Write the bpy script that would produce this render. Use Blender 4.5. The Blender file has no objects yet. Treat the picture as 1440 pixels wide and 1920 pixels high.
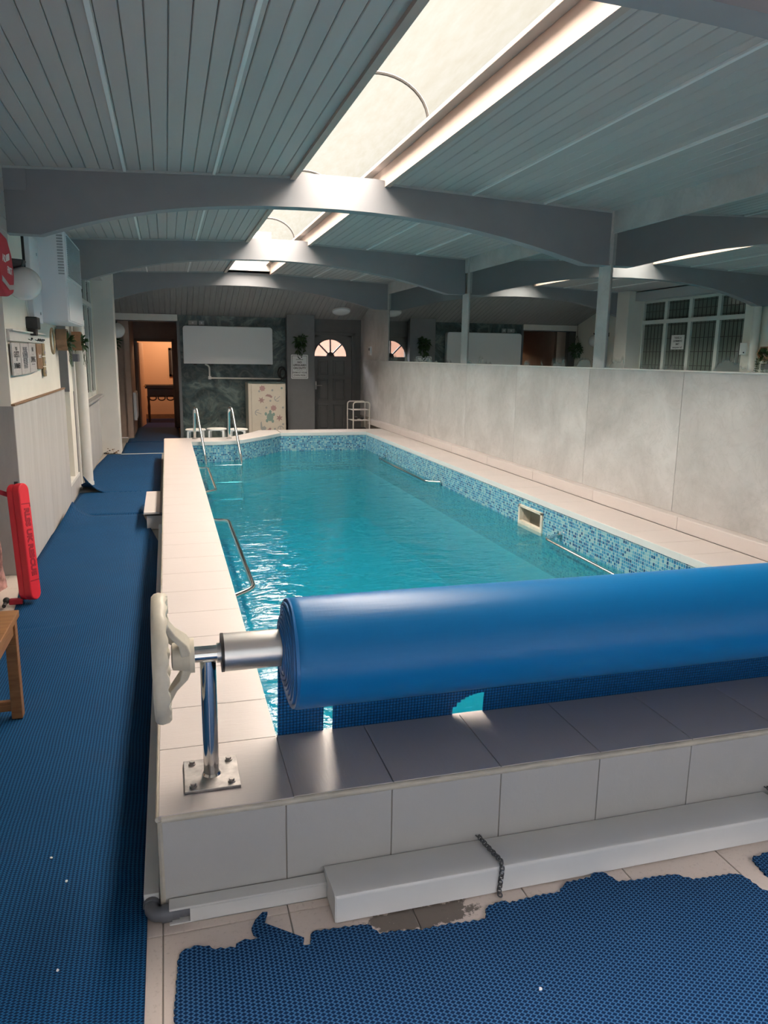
import bpy, math, random
from mathutils import Vector, Matrix
random.seed(7)
PI = math.pi
sc = bpy.context.scene
COL = sc.collection

# ------------------------------------------------------------ camera, sky, sun, exposure
def make_camera():
    f, yaw, pitch, roll = 1414.91275, 0.278577884, 0.202355932, 0.014469544
    cy, sy, cp, sp = math.cos(yaw), math.sin(yaw), math.cos(pitch), math.sin(pitch)
    fw = Vector((sy*cp, cy*cp, -sp)); r = Vector((cy, -sy, 0)); u = r.cross(fw)
    cr, sr = math.cos(roll), math.sin(roll)
    r, u = cr*r + sr*u, -sr*r + cr*u
    cd = bpy.data.cameras.new('camera'); cam = bpy.data.objects.new('camera', cd); COL.objects.link(cam)
    cd.sensor_fit = 'VERTICAL'; cd.sensor_height = 36.0; cd.lens = f/1920*36
    cd.clip_start = 0.05; cd.clip_end = 200
    M = Matrix((r, u, -fw)).transposed().to_4x4(); M.translation = (0, 0, 1.6)
    cam.matrix_world = M
    sc.camera = cam
make_camera()

world = bpy.data.worlds.new('overcast_sky'); sc.world = world
world.use_nodes = True
wn = world.node_tree; wn.nodes.clear()
wo = wn.nodes.new('ShaderNodeOutputWorld'); wb = wn.nodes.new('ShaderNodeBackground')
wb.inputs[0].default_value = (0.90, 0.97, 1.06, 1); wb.inputs[1].default_value = 1.45
wn.links.new(wb.outputs[0], wo.inputs[0])

sd = bpy.data.lights.new('hazy_sun', 'SUN'); sd.energy = 116.0; sd.angle = math.radians(124); sd.color = (1, 0.97, 1.05)
so = bpy.data.objects.new('hazy_sun', sd); COL.objects.link(so)
so.rotation_euler = (math.radians(-4), math.radians(3), 0)

sc.view_settings.view_transform = 'Standard'; sc.view_settings.look = 'None'
sc.view_settings.exposure = 0.0; sc.view_settings.gamma = 1.0; sc.view_settings.use_curve_mapping = False
sc.cycles.max_bounces = 12; sc.cycles.diffuse_bounces = 6; sc.cycles.glossy_bounces = 5
sc.cycles.transparent_max_bounces = 16; sc.cycles.transmission_bounces = 6
sc.cycles.caustics_reflective = False; sc.cycles.caustics_refractive = False
sc.cycles.sample_clamp_indirect = 6.0

for y0, y1 in ((2.46, 6.18), (6.33, 9.65), (9.8, 13.25)):     # sampling portals in the roof openings
    ld = bpy.data.lights.new('skylight_portal', 'AREA'); ld.shape = 'RECTANGLE'; ld.size = 0.68; ld.size_y = y1 - y0
    lo = bpy.data.objects.new('skylight_portal', ld); COL.objects.link(lo)
    lo.location = (1.375, (y0+y1)/2, 3.06); ld.cycles.is_portal = True
ld = bpy.data.lights.new('glass_front_portal', 'AREA'); ld.shape = 'RECTANGLE'; ld.size = 4.6; ld.size_y = 2.1
lo = bpy.data.objects.new('glass_front_portal', ld); COL.objects.link(lo)
lo.location = (1.35, -1.3, 1.15); lo.rotation_euler = (math.radians(90), 0, 0); ld.cycles.is_portal = True

# warm ceiling lamp burning in the room beyond the corridor
ld = bpy.data.lights.new('room_lamp', 'POINT'); ld.energy = 42; ld.color = (1.0, 0.64, 0.38); ld.shadow_soft_size = 0.12
lo = bpy.data.objects.new('room_lamp', ld); COL.objects.link(lo); lo.location = (0.1, 18.9, 2.15)

# ------------------------------------------------------------ materials
def newmat(name):
    m = bpy.data.materials.new(name); m.use_nodes = True
    nt = m.node_tree
    return m, nt, nt.nodes['Principled BSDF'], nt.nodes['Material Output']
def N(nt, t, **kw):
    n = nt.nodes.new(t)
    for k, v in kw.items():
        if k.startswith('i_'): n.inputs[int(k[2:])].default_value = v
        else: setattr(n, k, v)
    return n
def LK(nt, a, b): nt.links.new(a, b)
def math_(nt, op, a, b=None):
    n = nt.nodes.new('ShaderNodeMath'); n.operation = op
    for i, x in enumerate((a, b)):
        if x is None: continue
        if isinstance(x, (int, float)): n.inputs[i].default_value = x
        else: nt.links.new(x, n.inputs[i])
    return n.outputs[0]
def mixc(nt, fac, a, b, blend='MIX'):
    n = nt.nodes.new('ShaderNodeMix'); n.data_type = 'RGBA'; n.blend_type = blend
    for s, x in ((n.inputs[0], fac), (n.inputs[6], a), (n.inputs[7], b)):
        if hasattr(x, 'is_linked'): nt.links.new(x, s)
        elif isinstance(x, (int, float)): s.default_value = x
        else: s.default_value = (*x[:3], 1)
    return n.outputs[2]
def uvec(nt, rnd=True, scale=(1, 1, 1)):
    tc = nt.nodes.new('ShaderNodeTexCoord'); out = tc.outputs['UV']
    if rnd:
        oi = nt.nodes.new('ShaderNodeObjectInfo')
        k = math_(nt, 'MULTIPLY', oi.outputs['Random'], 37.0)
        cb = nt.nodes.new('ShaderNodeCombineXYZ'); LK(nt, k, cb.inputs[0]); LK(nt, k, cb.inputs[2])
        ad = nt.nodes.new('ShaderNodeVectorMath'); ad.operation = 'ADD'; LK(nt, out, ad.inputs[0]); LK(nt, cb.outputs[0], ad.inputs[1]); out = ad.outputs[0]
    if scale != (1, 1, 1):
        mp = nt.nodes.new('ShaderNodeMapping'); mp.inputs['Scale'].default_value = scale; LK(nt, out, mp.inputs[0]); out = mp.outputs[0]
    return out
def noise(nt, vec, scale, detail=3, rough=.55, dist=0):
    n = nt.nodes.new('ShaderNodeTexNoise'); n.inputs['Scale'].default_value = scale; n.inputs['Detail'].default_value = detail
    n.inputs['Roughness'].default_value = rough; n.inputs['Distortion'].default_value = dist; LK(nt, vec, n.inputs['Vector']); return n.outputs['Fac']
def ramp(nt, fac, stops):
    n = nt.nodes.new('ShaderNodeValToRGB'); e = n.color_ramp.elements
    while len(e) < len(stops): e.new(0.5)
    for k, (p, c) in enumerate(stops): e[k].position = p; e[k].color = (*c[:3], 1)
    LK(nt, fac, n.inputs[0]); return n.outputs[0]
def bump(nt, b, h, strength=.3, dist=.005):
    n = nt.nodes.new('ShaderNodeBump'); n.inputs['Strength'].default_value = strength; n.inputs['Distance'].default_value = dist
    LK(nt, h, n.inputs['Height']); LK(nt, n.outputs[0], b.inputs['Normal'])
def spec(b, rough, metal=0, sp=.5):
    b.inputs['Roughness'].default_value = rough; b.inputs['Metallic'].default_value = metal; b.inputs['Specular IOR Level'].default_value = sp
def plain(name, col, rough=.5, metal=0, sp=.5, var=0.0, scale=8, bmp=0.0, bscale=60):
    m, nt, b, o = newmat(name); spec(b, rough, metal, sp)
    b.inputs['Base Color'].default_value = (*col, 1)
    if var or bmp:
        v = uvec(nt)
    if var:
        f = noise(nt, v, scale, 4)
        dk = tuple(c*(1-var) for c in col); lt = tuple(min(1, c*(1+var)) for c in col)
        LK(nt, ramp(nt, f, [(.3, dk), (.7, lt)]), b.inputs['Base Color'])
    if bmp: bump(nt, b, noise(nt, v, bscale, 3), bmp, .004)
    return m

M = {}
M['plaster'] = plain('cream_plaster', (.84, .81, .73), .75, var=.05, scale=2.5, bmp=.06, bscale=40)
M['white_plaster'] = plain('white_plaster', (.82, .79, .74), .7, var=.05, scale=2)
M['beam'] = plain('grey_beam_paint', (.235, .248, .27), .5, var=.05, scale=3, bmp=.05, bscale=25)
M['deck'] = plain('roof_deck', (.26, .25, .25), .9)
M['batten'] = plain('pale_batten_paint', (.86, .83, .82), .4)
M['cornice'] = plain('grey_trim_paint', (.42, .44, .45), .5)
M['grout'] = plain('grey_grout', (.36, .33, .29), .9)
M['white_paint'] = plain('white_gloss_paint', (.78, .76, .72), .35, var=.03)
M['pvc'] = plain('white_pvc', (.68, .69, .68), .3, var=.03, scale=5)
M['grey_pvc'] = plain('grey_pipe_plastic', (.12, .13, .15), .4)
M['chrome'] = plain('polished_steel', (.80, .79, .76), .10, 1.0)
M['steel'] = plain('dull_steel_plate', (.42, .40, .39), .42, 1.0, var=.25, scale=30)
M['alu'] = plain('brushed_aluminium', (.72, .71, .69), .33, 1.0, var=.04)
M['black'] = plain('black_plastic', (.012, .012, .013), .45)
M['rubber'] = plain('dark_rubber', (.03, .03, .032), .6)
M['ivory'] = plain('aged_ivory_plastic', (.70, .66, .55), .42, var=.12, scale=14, bmp=.15, bscale=30)
M['red'] = plain('red_foam', (.70, .025, .045), .5, var=.05, bmp=.05)
M['dark_red'] = plain('dark_red_strap', (.32, .012, .03), .7)
M['red_fabric'] = plain('red_nylon', (.42, .008, .03), .65, var=.08, scale=20, bmp=.1, bscale=200)
M['silver'] = plain('silver_reflective', (.42, .42, .42), .35)
M['white'] = plain('white_plastic', (.82, .82, .81), .3)
M['offwhite'] = plain('satin_white_plastic', (.86, .88, .90), .22)
M['unit'] = plain('white_powder_coat', (.80, .82, .86), .38)
M['grille'] = plain('grille_grey', (.34, .37, .40), .5)
M['globe'] = plain('opal_glass', (.74, .73, .72), .18)
M['darkgreen'] = plain('leaf_green', (.03, .075, .02), .6, var=.35, scale=40)
M['stem'] = plain('trailing_stem', (.05, .08, .035), .7)
M['column'] = plain('grey_column_paint', (.175, .185, .20), .55, var=.04, bmp=.08, bscale=60)
M['door'] = plain('charcoal_door_paint', (.115, .12, .125), .45, var=.04)
M['brown_wall'] = plain('brown_corridor_wall', (.40, .30, .25), .7, var=.06)
M['frame_brown'] = plain('brown_door_frame', (.24, .18, .14), .5)
M['peach'] = plain('peach_wall', (.80, .55, .38), .8)
M['darkwood'] = plain('dark_wood', (.022, .014, .011), .35, var=.2)
M['carpet'] = plain('blue_carpet', (.010, .028, .15), .95, bmp=.3, bscale=300)
M['lead'] = plain('lead_came', (.012, .014, .014), .5)
M['upvc'] = plain('white_upvc', (.66, .69, .66), .3)
M['brass'] = plain('brass', (.55, .36, .12), .3, 1.0)
M['gold_wood'] = plain('pale_wood', (.27, .16, .09), .5, var=.15, scale=10)
M['pink'] = plain('pink_bag_fabric', (.40, .22, .20), .8, var=.45, scale=24)
M['cable'] = plain('black_cable', (.01, .01, .01), .5)
M['rope'] = plain('tan_rope', (.36, .28, .17), .9, var=.2, scale=60)
M['ink'] = plain('black_ink', (.02, .02, .022), .7)
M['inkgrey'] = plain('grey_ink', (.10, .11, .13), .7)
M['white_ink'] = plain('white_ink', (.85, .85, .85), .6)
M['chain'] = plain('dark_galvanised_chain', (.16, .17, .18), .35, 1.0, var=.2, scale=30)
M['outside'] = plain('sunlit_brick_outside', (.15, .078, .052), .9, var=.12, scale=5)
M['sticker_pink'] = plain('sticker_pink', (.42, .27, .26), .6); M['sticker_rose'] = plain('sticker_rose', (.36, .24, .23), .6)
M['sticker_teal'] = plain('sticker_teal', (.22, .33, .30), .6); M['sticker_grey'] = plain('sticker_grey', (.34, .36, .36), .6)
M['fridge'] = plain('cream_fridge', (.62, .58, .50), .4, var=.03)
M['mortar_dark'] = plain('dark_joint', (.06, .055, .05), .9)

def mk_boards():
    m, nt, b, o = newmat('painted_ceiling_boards'); spec(b, .5)
    v = uvec(nt); v2 = uvec(nt, scale=(14, 1.2, 1))
    f = noise(nt, v2, 2.0, 4); g = noise(nt, v, 3.0, 3)
    oi = nt.nodes.new('ShaderNodeObjectInfo')
    base = mixc(nt, oi.outputs['Random'], (.46, .425, .42), (.51, .47, .46))
    c = mixc(nt, math_(nt, 'MULTIPLY', f, .25), base, (.35, .325, .32))
    k = noise(nt, uvec(nt, scale=(6, 2.2, 1)), 1.6, 1)       # knots showing through
    kn = ramp(nt, k, [(.74, (0, 0, 0)), (.80, (1, 1, 1))])
    c = mixc(nt, math_(nt, 'MULTIPLY', kn, .35), c, (.2, .21, .21))
    LK(nt, c, b.inputs['Base Color']); bump(nt, b, f, .1, .003); return m
M['boards'] = mk_boards()
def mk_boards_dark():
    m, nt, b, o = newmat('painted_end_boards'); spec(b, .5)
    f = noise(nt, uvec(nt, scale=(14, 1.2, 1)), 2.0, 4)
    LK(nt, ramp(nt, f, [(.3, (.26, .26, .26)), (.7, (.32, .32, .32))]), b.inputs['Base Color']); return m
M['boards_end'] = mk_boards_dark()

def mk_stone(name, light, dark, grain=(1, 1, 1), vein=.5, rough=.55):
    m, nt, b, o = newmat(name); spec(b, rough, 0, .35)
    v = uvec(nt, scale=grain)
    big = noise(nt, v, 1.6, 6, .62, .4); fine = noise(nt, v, 14, 5, .7, .8)
    c = mixc(nt, ramp(nt, big, [(.32, (0, 0, 0)), (.68, (1, 1, 1))]), dark, light)
    lines = ramp(nt, noise(nt, v, 5, 6, .65, 1.2), [(.47, (0, 0, 0)), (.5, (1, 1, 1)), (.53, (0, 0, 0))])
    c = mixc(nt, math_(nt, 'MULTIPLY', lines, vein*.4), c, tuple(x*.72 for x in dark))
    c = mixc(nt, math_(nt, 'MULTIPLY', fine, .35), c, tuple(min(1, x*1.12) for x in light))
    LK(nt, c, b.inputs['Base Color']); bump(nt, b, fine, .06, .003); return m
M['stone'] = mk_stone('grey_stone_panel', (.60, .59, .585), (.37, .362, .355))
M['dado'] = mk_stone('grey_dado_panel', (.55, .54, .53), (.43, .42, .41), (5, .5, 1), .2)
M['dado_dark'] = mk_stone('grey_jamb_panel', (.36, .355, .35), (.28, .275, .27), (3, .6, 1), .2)
def mk_marble():
    m, nt, b, o = newmat('dark_green_marbled_panel'); spec(b, .3, 0, .4)
    v = uvec(nt); n1 = noise(nt, v, 1.7, 7, .62, 1.6); n2 = noise(nt, v, 4.5, 6, .7, 2.2)
    c = ramp(nt, n1, [(.38, (.018, .036, .040)), (.52, (.06, .10, .105)), (.60, (.17, .225, .22)), (.68, (.055, .09, .095))])
    c = mixc(nt, ramp(nt, n2, [(.45, (0, 0, 0)), (.7, (.7, .7, .7))]), c, (.14, .15, .135))
    LK(nt, c, b.inputs['Base Color']); return m
M['marble'] = mk_marble()

def mk_tile(name, col, rough=.3, streak=(3, 22, 1), var=.06, sp=.5, bstr=.22):
    m, nt, b, o = newmat(name); spec(b, rough, 0, sp)
    v = uvec(nt, scale=streak); v0 = uvec(nt)
    f = noise(nt, v, 4, 4, .6, .6); g = noise(nt, v0, 2.2, 4)
    c = mixc(nt, g, tuple(x*(1-var) for x in col), tuple(min(1, x*(1+var)) for x in col))
    c = mixc(nt, math_(nt, 'MULTIPLY', f, .12), c, tuple(x*.8 for x in col))
    LK(nt, c, b.inputs['Base Color']); bump(nt, b, f, bstr, .004); return m
M['coping'] = mk_tile('off_white_coping_tile', (.64, .59, .575), .32)
M['coping_x'] = mk_tile('off_white_coping_tile_across', (.62, .58, .565), .34, (22, 3, 1))
M['face'] = mk_tile('off_white_face_tile', (.56, .555, .54), .5, (10, 8, 1))
M['floor_tile'] = mk_tile('beige_floor_tile', (.64, .56, .50), .4, (4, 6, 1), .10, .4, .1)
def add_stain(m):
    nt = m.node_tree; b = nt.nodes['Principled BSDF']; geo = nt.nodes.new('ShaderNodeNewGeometry')
    old = b.inputs['Base Color'].links[0].from_socket
    mp = nt.nodes.new('ShaderNodeMapping'); mp.inputs['Location'].default_value = (-.66, -1.815, 0); LK(nt, geo.outputs['Position'], mp.inputs[0])
    m2 = nt.nodes.new('ShaderNodeMapping'); m2.inputs['Scale'].default_value = (1/.23, 1/.065, 0); LK(nt, mp.outputs[0], m2.inputs[0])
    ln = nt.nodes.new('ShaderNodeVectorMath'); ln.operation = 'LENGTH'; LK(nt, m2.outputs[0], ln.inputs[0])
    f = noise(nt, geo.outputs['Position'], 22, 5, .65)
    v = math_(nt, 'SUBTRACT', math_(nt, 'MULTIPLY', f, 1.9), ln.outputs['Value'])
    mk = ramp(nt, v, [(.18, (0, 0, 0)), (.30, (1, 1, 1))])
    g = ramp(nt, noise(nt, geo.outputs['Position'], 70, 4, .7), [(.56, (0, 0, 0)), (.66, (1, 1, 1))])       # scattered specks of grime
    c = mixc(nt, math_(nt, 'MULTIPLY', g, .25), old, (.25, .2, .16))
    LK(nt, mixc(nt, math_(nt, 'MULTIPLY', mk, .88), c, (.075, .062, .05)), b.inputs['Base Color'])
add_stain(M['floor_tile'])
M['kerb'] = plain('skylight_kerb_paint', (.44, .36, .32), .6, var=.05)
M['bar'] = plain('dark_glazing_bar', (.035, .035, .035), .6)
M['edge_trim'] = plain('cream_tile_trim', (.60, .56, .47), .35, var=.18, scale=10)

def mk_mosaic():
    m, nt, b, o = newmat('blue_glass_mosaic'); spec(b, .15, 0, .5)
    tc = nt.nodes.new('ShaderNodeTexCoord')
    mp = nt.nodes.new('ShaderNodeMapping'); mp.inputs['Scale'].default_value = (1/.0255, 1/.0255, 1); LK(nt, tc.outputs['UV'], mp.inputs[0])
    fl = nt.nodes.new('ShaderNodeVectorMath'); fl.operation = 'FLOOR'; LK(nt, mp.outputs[0], fl.inputs[0])
    wnz = nt.nodes.new('ShaderNodeTexWhiteNoise'); wnz.noise_dimensions = '2D'; LK(nt, fl.outputs[0], wnz.inputs['Vector'])
    n = nt.nodes.new('ShaderNodeValToRGB'); n.color_ramp.interpolation = 'CONSTANT'
    st = [(0, (.24, .52, .58)), (.17, (.10, .38, .54)), (.42, (.04, .25, .44)), (.64, (.30, .54, .56)), (.74, (.018, .13, .28)), (.85, (.07, .32, .48)), (.95, (.012, .08, .19))]
    e = n.color_ramp.elements
    while len(e) < len(st): e.new(.5)
    for k, (p, c) in enumerate(st): e[k].position = p; e[k].color = (*c, 1)
    LK(nt, wnz.outputs['Value'], n.inputs[0])
    fr = nt.nodes.new('ShaderNodeVectorMath'); fr.operation = 'FRACTION'; LK(nt, mp.outputs[0], fr.inputs[0])
    sx = nt.nodes.new('ShaderNodeSeparateXYZ'); LK(nt, fr.outputs[0], sx.inputs[0])
    def edge(s): return math_(nt, 'GREATER_THAN', math_(nt, 'ABSOLUTE', math_(nt, 'SUBTRACT', s, .5)), .435)
    g = math_(nt, 'MAXIMUM', edge(sx.outputs[0]), edge(sx.outputs[1]))
    LK(nt, mixc(nt, g, n.outputs[0], (.42, .56, .56)), b.inputs['Base Color'])
    LK(nt, math_(nt, 'MULTIPLY', g, .5), b.inputs['Roughness'])
    bump(nt, b, math_(nt, 'SUBTRACT', 1.0, g), .3, .002); return m
M['mosaic'] = mk_mosaic()
M['liner'] = plain('turquoise_pool_liner', (.45, .84, .90), .5, var=.05, scale=2)
M['tile_white'] = plain('white_glazed_trim_tile', (.70, .74, .73), .25)

def mk_water():
    m, nt, b, o = newmat('pool_water'); nt.nodes.remove(b)
    tc = nt.nodes.new('ShaderNodeTexCoord')
    def wv(s, sc_, d):
        mp = nt.nodes.new('ShaderNodeMapping'); mp.inputs['Scale'].default_value = s; LK(nt, tc.outputs['Object'], mp.inputs[0])
        return noise(nt, mp.outputs[0], sc_, d, .5, .4)
    h = math_(nt, 'ADD', math_(nt, 'MULTIPLY', wv((1, 1.5, 1), 3.0, 2), 1.0), math_(nt, 'MULTIPLY', wv((1, 2.0, 1), 11.0, 3), .28))
    bp = nt.nodes.new('ShaderNodeBump'); bp.inputs['Strength'].default_value = 1.0; bp.inputs['Distance'].default_value = .02; LK(nt, h, bp.inputs['Height'])
    tr = nt.nodes.new('ShaderNodeBsdfTransparent'); tr.inputs[0].default_value = (.95, .99, .99, 1)
    df = nt.nodes.new('ShaderNodeBsdfDiffuse'); df.inputs[0].default_value = (.012, .36, .45, 1); LK(nt, bp.outputs[0], df.inputs['Normal'])
    gl = nt.nodes.new('ShaderNodeBsdfGlossy'); gl.inputs['Roughness'].default_value = .02; LK(nt, bp.outputs[0], gl.inputs['Normal'])
    fr = nt.nodes.new('ShaderNodeFresnel'); fr.inputs[0].default_value = 1.33; LK(nt, bp.outputs[0], fr.inputs['Normal'])
    m1 = nt.nodes.new('ShaderNodeMixShader'); m1.inputs[0].default_value = .30; LK(nt, tr.outputs[0], m1.inputs[1]); LK(nt, df.outputs[0], m1.inputs[2])
    geo = nt.nodes.new('ShaderNodeNewGeometry')
    m2 = nt.nodes.new('ShaderNodeMixShader'); LK(nt, math_(nt, 'MULTIPLY', fr.outputs[0], math_(nt, 'SUBTRACT', 1.0, geo.outputs['Backfacing'])), m2.inputs[0])
    LK(nt, m1.outputs[0], m2.inputs[1]); LK(nt, gl.outputs[0], m2.inputs[2]); LK(nt, m2.outputs[0], o.inputs['Surface'])
    va = nt.nodes.new('ShaderNodeVolumeAbsorption'); va.inputs['Color'].default_value = (.03, .82, .91, 1); va.inputs['Density'].default_value = 1.0
    LK(nt, va.outputs[0], o.inputs['Volume']); return m
M['water'] = mk_water()

def mk_dome():
    m, nt, b, o = newmat('milky_skylight_sheet'); nt.nodes.remove(b)
    v = uvec(nt, False)
    st = noise(nt, uvec(nt, False, (5, 1, 5)), 3, 5, .6)
    c = mixc(nt, st, (.74, .62, .44), (.90, .82, .68))
    tl = nt.nodes.new('ShaderNodeBsdfTranslucent'); LK(nt, c, tl.inputs[0])
    tr = nt.nodes.new('ShaderNodeBsdfTransparent'); LK(nt, mixc(nt, st, (.56, .475, .345), (.66, .60, .49)), tr.inputs[0])
    mx = nt.nodes.new('ShaderNodeMixShader'); mx.inputs[0].default_value = .008
    LK(nt, tr.outputs[0], mx.inputs[1]); LK(nt, tl.outputs[0], mx.inputs[2]); LK(nt, mx.outputs[0], o.inputs['Surface']); return m
M['dome'] = mk_dome()

def mk_mat(name, strand, hole, pu, pv):
    m, nt, b, o = newmat(name); spec(b, .7, 0, .12)
    tc = nt.nodes.new('ShaderNodeTexCoord'); sx = nt.nodes.new('ShaderNodeSeparateXYZ'); LK(nt, tc.outputs['UV'], sx.inputs[0])
    wob = noise(nt, tc.outputs['UV'], 3, 2)
    u = math_(nt, 'ADD', math_(nt, 'MULTIPLY', sx.outputs[0], 1/pu), math_(nt, 'MULTIPLY', wob, 1.2)); v = math_(nt, 'ADD', math_(nt, 'MULTIPLY', sx.outputs[1], 1/pv), math_(nt, 'MULTIPLY', wob, 1.1))
    tri = math_(nt, 'ABSOLUTE', math_(nt, 'SUBTRACT', math_(nt, 'FRACT', v), .5))          # 0..0.5
    sgn = math_(nt, 'SUBTRACT', math_(nt, 'MULTIPLY', math_(nt, 'FLOOR', math_(nt, 'MODULO', math_(nt, 'ADD', u, 4000.0), 2.0)), 2.0), 1.0)
    off = math_(nt, 'MULTIPLY', math_(nt, 'SUBTRACT', math_(nt, 'MULTIPLY', tri, 2.0), .5), math_(nt, 'MULTIPLY', sgn, .62))
    d = math_(nt, 'ABSOLUTE', math_(nt, 'SUBTRACT', math_(nt, 'SUBTRACT', math_(nt, 'FRACT', u), .5), off))
    mask = ramp(nt, d, [(.17, (1, 1, 1)), (.27, (0, 0, 0))])
    big = noise(nt, tc.outputs['UV'], 1.7, 4, .6)
    sc1 = mixc(nt, big, tuple(x*.8 for x in strand), tuple(x*1.2 for x in strand))
    dirt = ramp(nt, noise(nt, tc.outputs['UV'], 2.3, 5, .65), [(.56, (0, 0, 0)), (.75, (1, 1, 1))])
    sc1 = mixc(nt, math_(nt, 'MULTIPLY', dirt, .16), sc1, (.10, .12, .14))
    LK(nt, mixc(nt, mask, hole, sc1), b.inputs['Base Color'])
    bump(nt, b, mask, .7, .004); return m
M['mat'] = mk_mat('blue_open_grid_matting', (.040, .140, .30), (.0015, .020, .07), .0125, .0115)
M['mat_left'] = mk_mat('blue_ribbed_matting', (.011, .105, .255), (.0008, .018, .065), .0125, .009)

def mk_cover(name, col, cell, strength, rough):
    m, nt, b, o = newmat(name); spec(b, rough, 0, .28)
    tc = nt.nodes.new('ShaderNodeTexCoord')
    mp = nt.nodes.new('ShaderNodeMapping'); mp.inputs['Scale'].default_value = (1/cell, 1/cell, 1/cell); LK(nt, tc.outputs['UV'], mp.inputs[0])
    fr = nt.nodes.new('ShaderNodeVectorMath'); fr.operation = 'FRACTION'; LK(nt, mp.outputs[0], fr.inputs[0])
    sx = nt.nodes.new('ShaderNodeSeparateXYZ'); LK(nt, fr.outputs[0], sx.inputs[0])
    a = math_(nt, 'SUBTRACT', sx.outputs[0], .5); c = math_(nt, 'SUBTRACT', sx.outputs[1], .5)
    d = math_(nt, 'SQRT', math_(nt, 'ADD', math_(nt, 'MULTIPLY', a, a), math_(nt, 'MULTIPLY', c, c)))
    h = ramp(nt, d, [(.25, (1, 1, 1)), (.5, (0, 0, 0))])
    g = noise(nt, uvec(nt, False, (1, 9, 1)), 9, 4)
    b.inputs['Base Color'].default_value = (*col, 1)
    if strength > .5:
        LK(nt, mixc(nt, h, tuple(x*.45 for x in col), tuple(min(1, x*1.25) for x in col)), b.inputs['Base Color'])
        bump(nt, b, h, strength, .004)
    else:
        bump(nt, b, math_(nt, 'ADD', g, math_(nt, 'MULTIPLY', h, .06)), strength, .004)
    return m
M['roll'] = mk_cover('blue_bubble_cover_smooth_side', (.002, .160, .43), .012, .12, .38)
M['roll_end'] = plain('blue_cover_cut_edges', (.010, .15, .42), .45)
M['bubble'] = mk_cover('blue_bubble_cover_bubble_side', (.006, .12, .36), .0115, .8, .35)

def mk_wood(name, a, c):
    m, nt, b, o = newmat(name); spec(b, .42)
    f = noise(nt, uvec(nt, scale=(3, 28, 28)), 1.5, 5, .6, 1.2)
    LK(nt, ramp(nt, f, [(.25, a), (.75, c)]), b.inputs['Base Color']); bump(nt, b, f, .08, .003); return m
M['teak'] = mk_wood('honey_teak', (.20, .085, .030), (.38, .19, .075))
M['sign_wood'] = mk_wood('whitewashed_wood', (.48, .45, .44), (.66, .63, .62))

def mk_mirror():
    m, nt, b, o = newmat('silvered_mirror'); nt.nodes.remove(b)
    gl = nt.nodes.new('ShaderNodeBsdfGlossy'); gl.inputs['Roughness'].default_value = 0.0; gl.inputs[0].default_value = (.66, .71, .70, 1)
    tc = nt.nodes.new('ShaderNodeTexCoord'); sx = nt.nodes.new('ShaderNodeSeparateXYZ'); LK(nt, tc.outputs['UV'], sx.inputs[0])
    # desilvered blooms creeping up from the lower edge (uv y = height in metres, lower edge at 1.53)
    mp = nt.nodes.new('ShaderNodeMapping'); mp.inputs['Scale'].default_value = (1.0, .45, 1); LK(nt, tc.outputs['UV'], mp.inputs[0])
    f = noise(nt, mp.outputs[0], 3.2, 4, .55, .6)
    hh = math_(nt, 'MULTIPLY', math_(nt, 'SUBTRACT', sx.outputs[1], 1.53), 1.5)
    fac = ramp(nt, math_(nt, 'SUBTRACT', f, hh), [(.44, (0, 0, 0)), (.52, (1, 1, 1))])
    df = nt.nodes.new('ShaderNodeBsdfDiffuse'); df.inputs[0].default_value = (.30, .33, .32, 1)
    mx = nt.nodes.new('ShaderNodeMixShader'); LK(nt, math_(nt, 'MULTIPLY', fac, .5), mx.inputs[0]); LK(nt, gl.outputs[0], mx.inputs[1]); LK(nt, df.outputs[0], mx.inputs[2])
    LK(nt, mx.outputs[0], o.inputs['Surface']); return m
M['mirror'] = mk_mirror()
def mk_glass(name, col, rough=.03):
    m, nt, b, o = newmat(name); spec(b, rough, 0, .6); b.inputs['Base Color'].default_value = (*col, 1)
    v = uvec(nt, False); bump(nt, b, noise(nt, v, 9, 2), .06, .004); return m
M['dark_glass'] = mk_glass('window_glass_onto_dark_room', (.14, .17, .15))
def mk_fan():
    m, nt, b, o = newmat('clear_fanlight_glass'); nt.nodes.remove(b)
    tr = nt.nodes.new('ShaderNodeBsdfTransparent'); tr.inputs[0].default_value = (.92, .9, .88, 1)
    gl = nt.nodes.new('ShaderNodeBsdfGlossy'); gl.inputs['Roughness'].default_value = .05
    mx = nt.nodes.new('ShaderNodeMixShader'); mx.inputs[0].default_value = .05
    LK(nt, tr.outputs[0], mx.inputs[1]); LK(nt, gl.outputs[0], mx.inputs[2]); LK(nt, mx.outputs[0], o.inputs['Surface']); return m
M['fan_glass'] = mk_fan()

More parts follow.
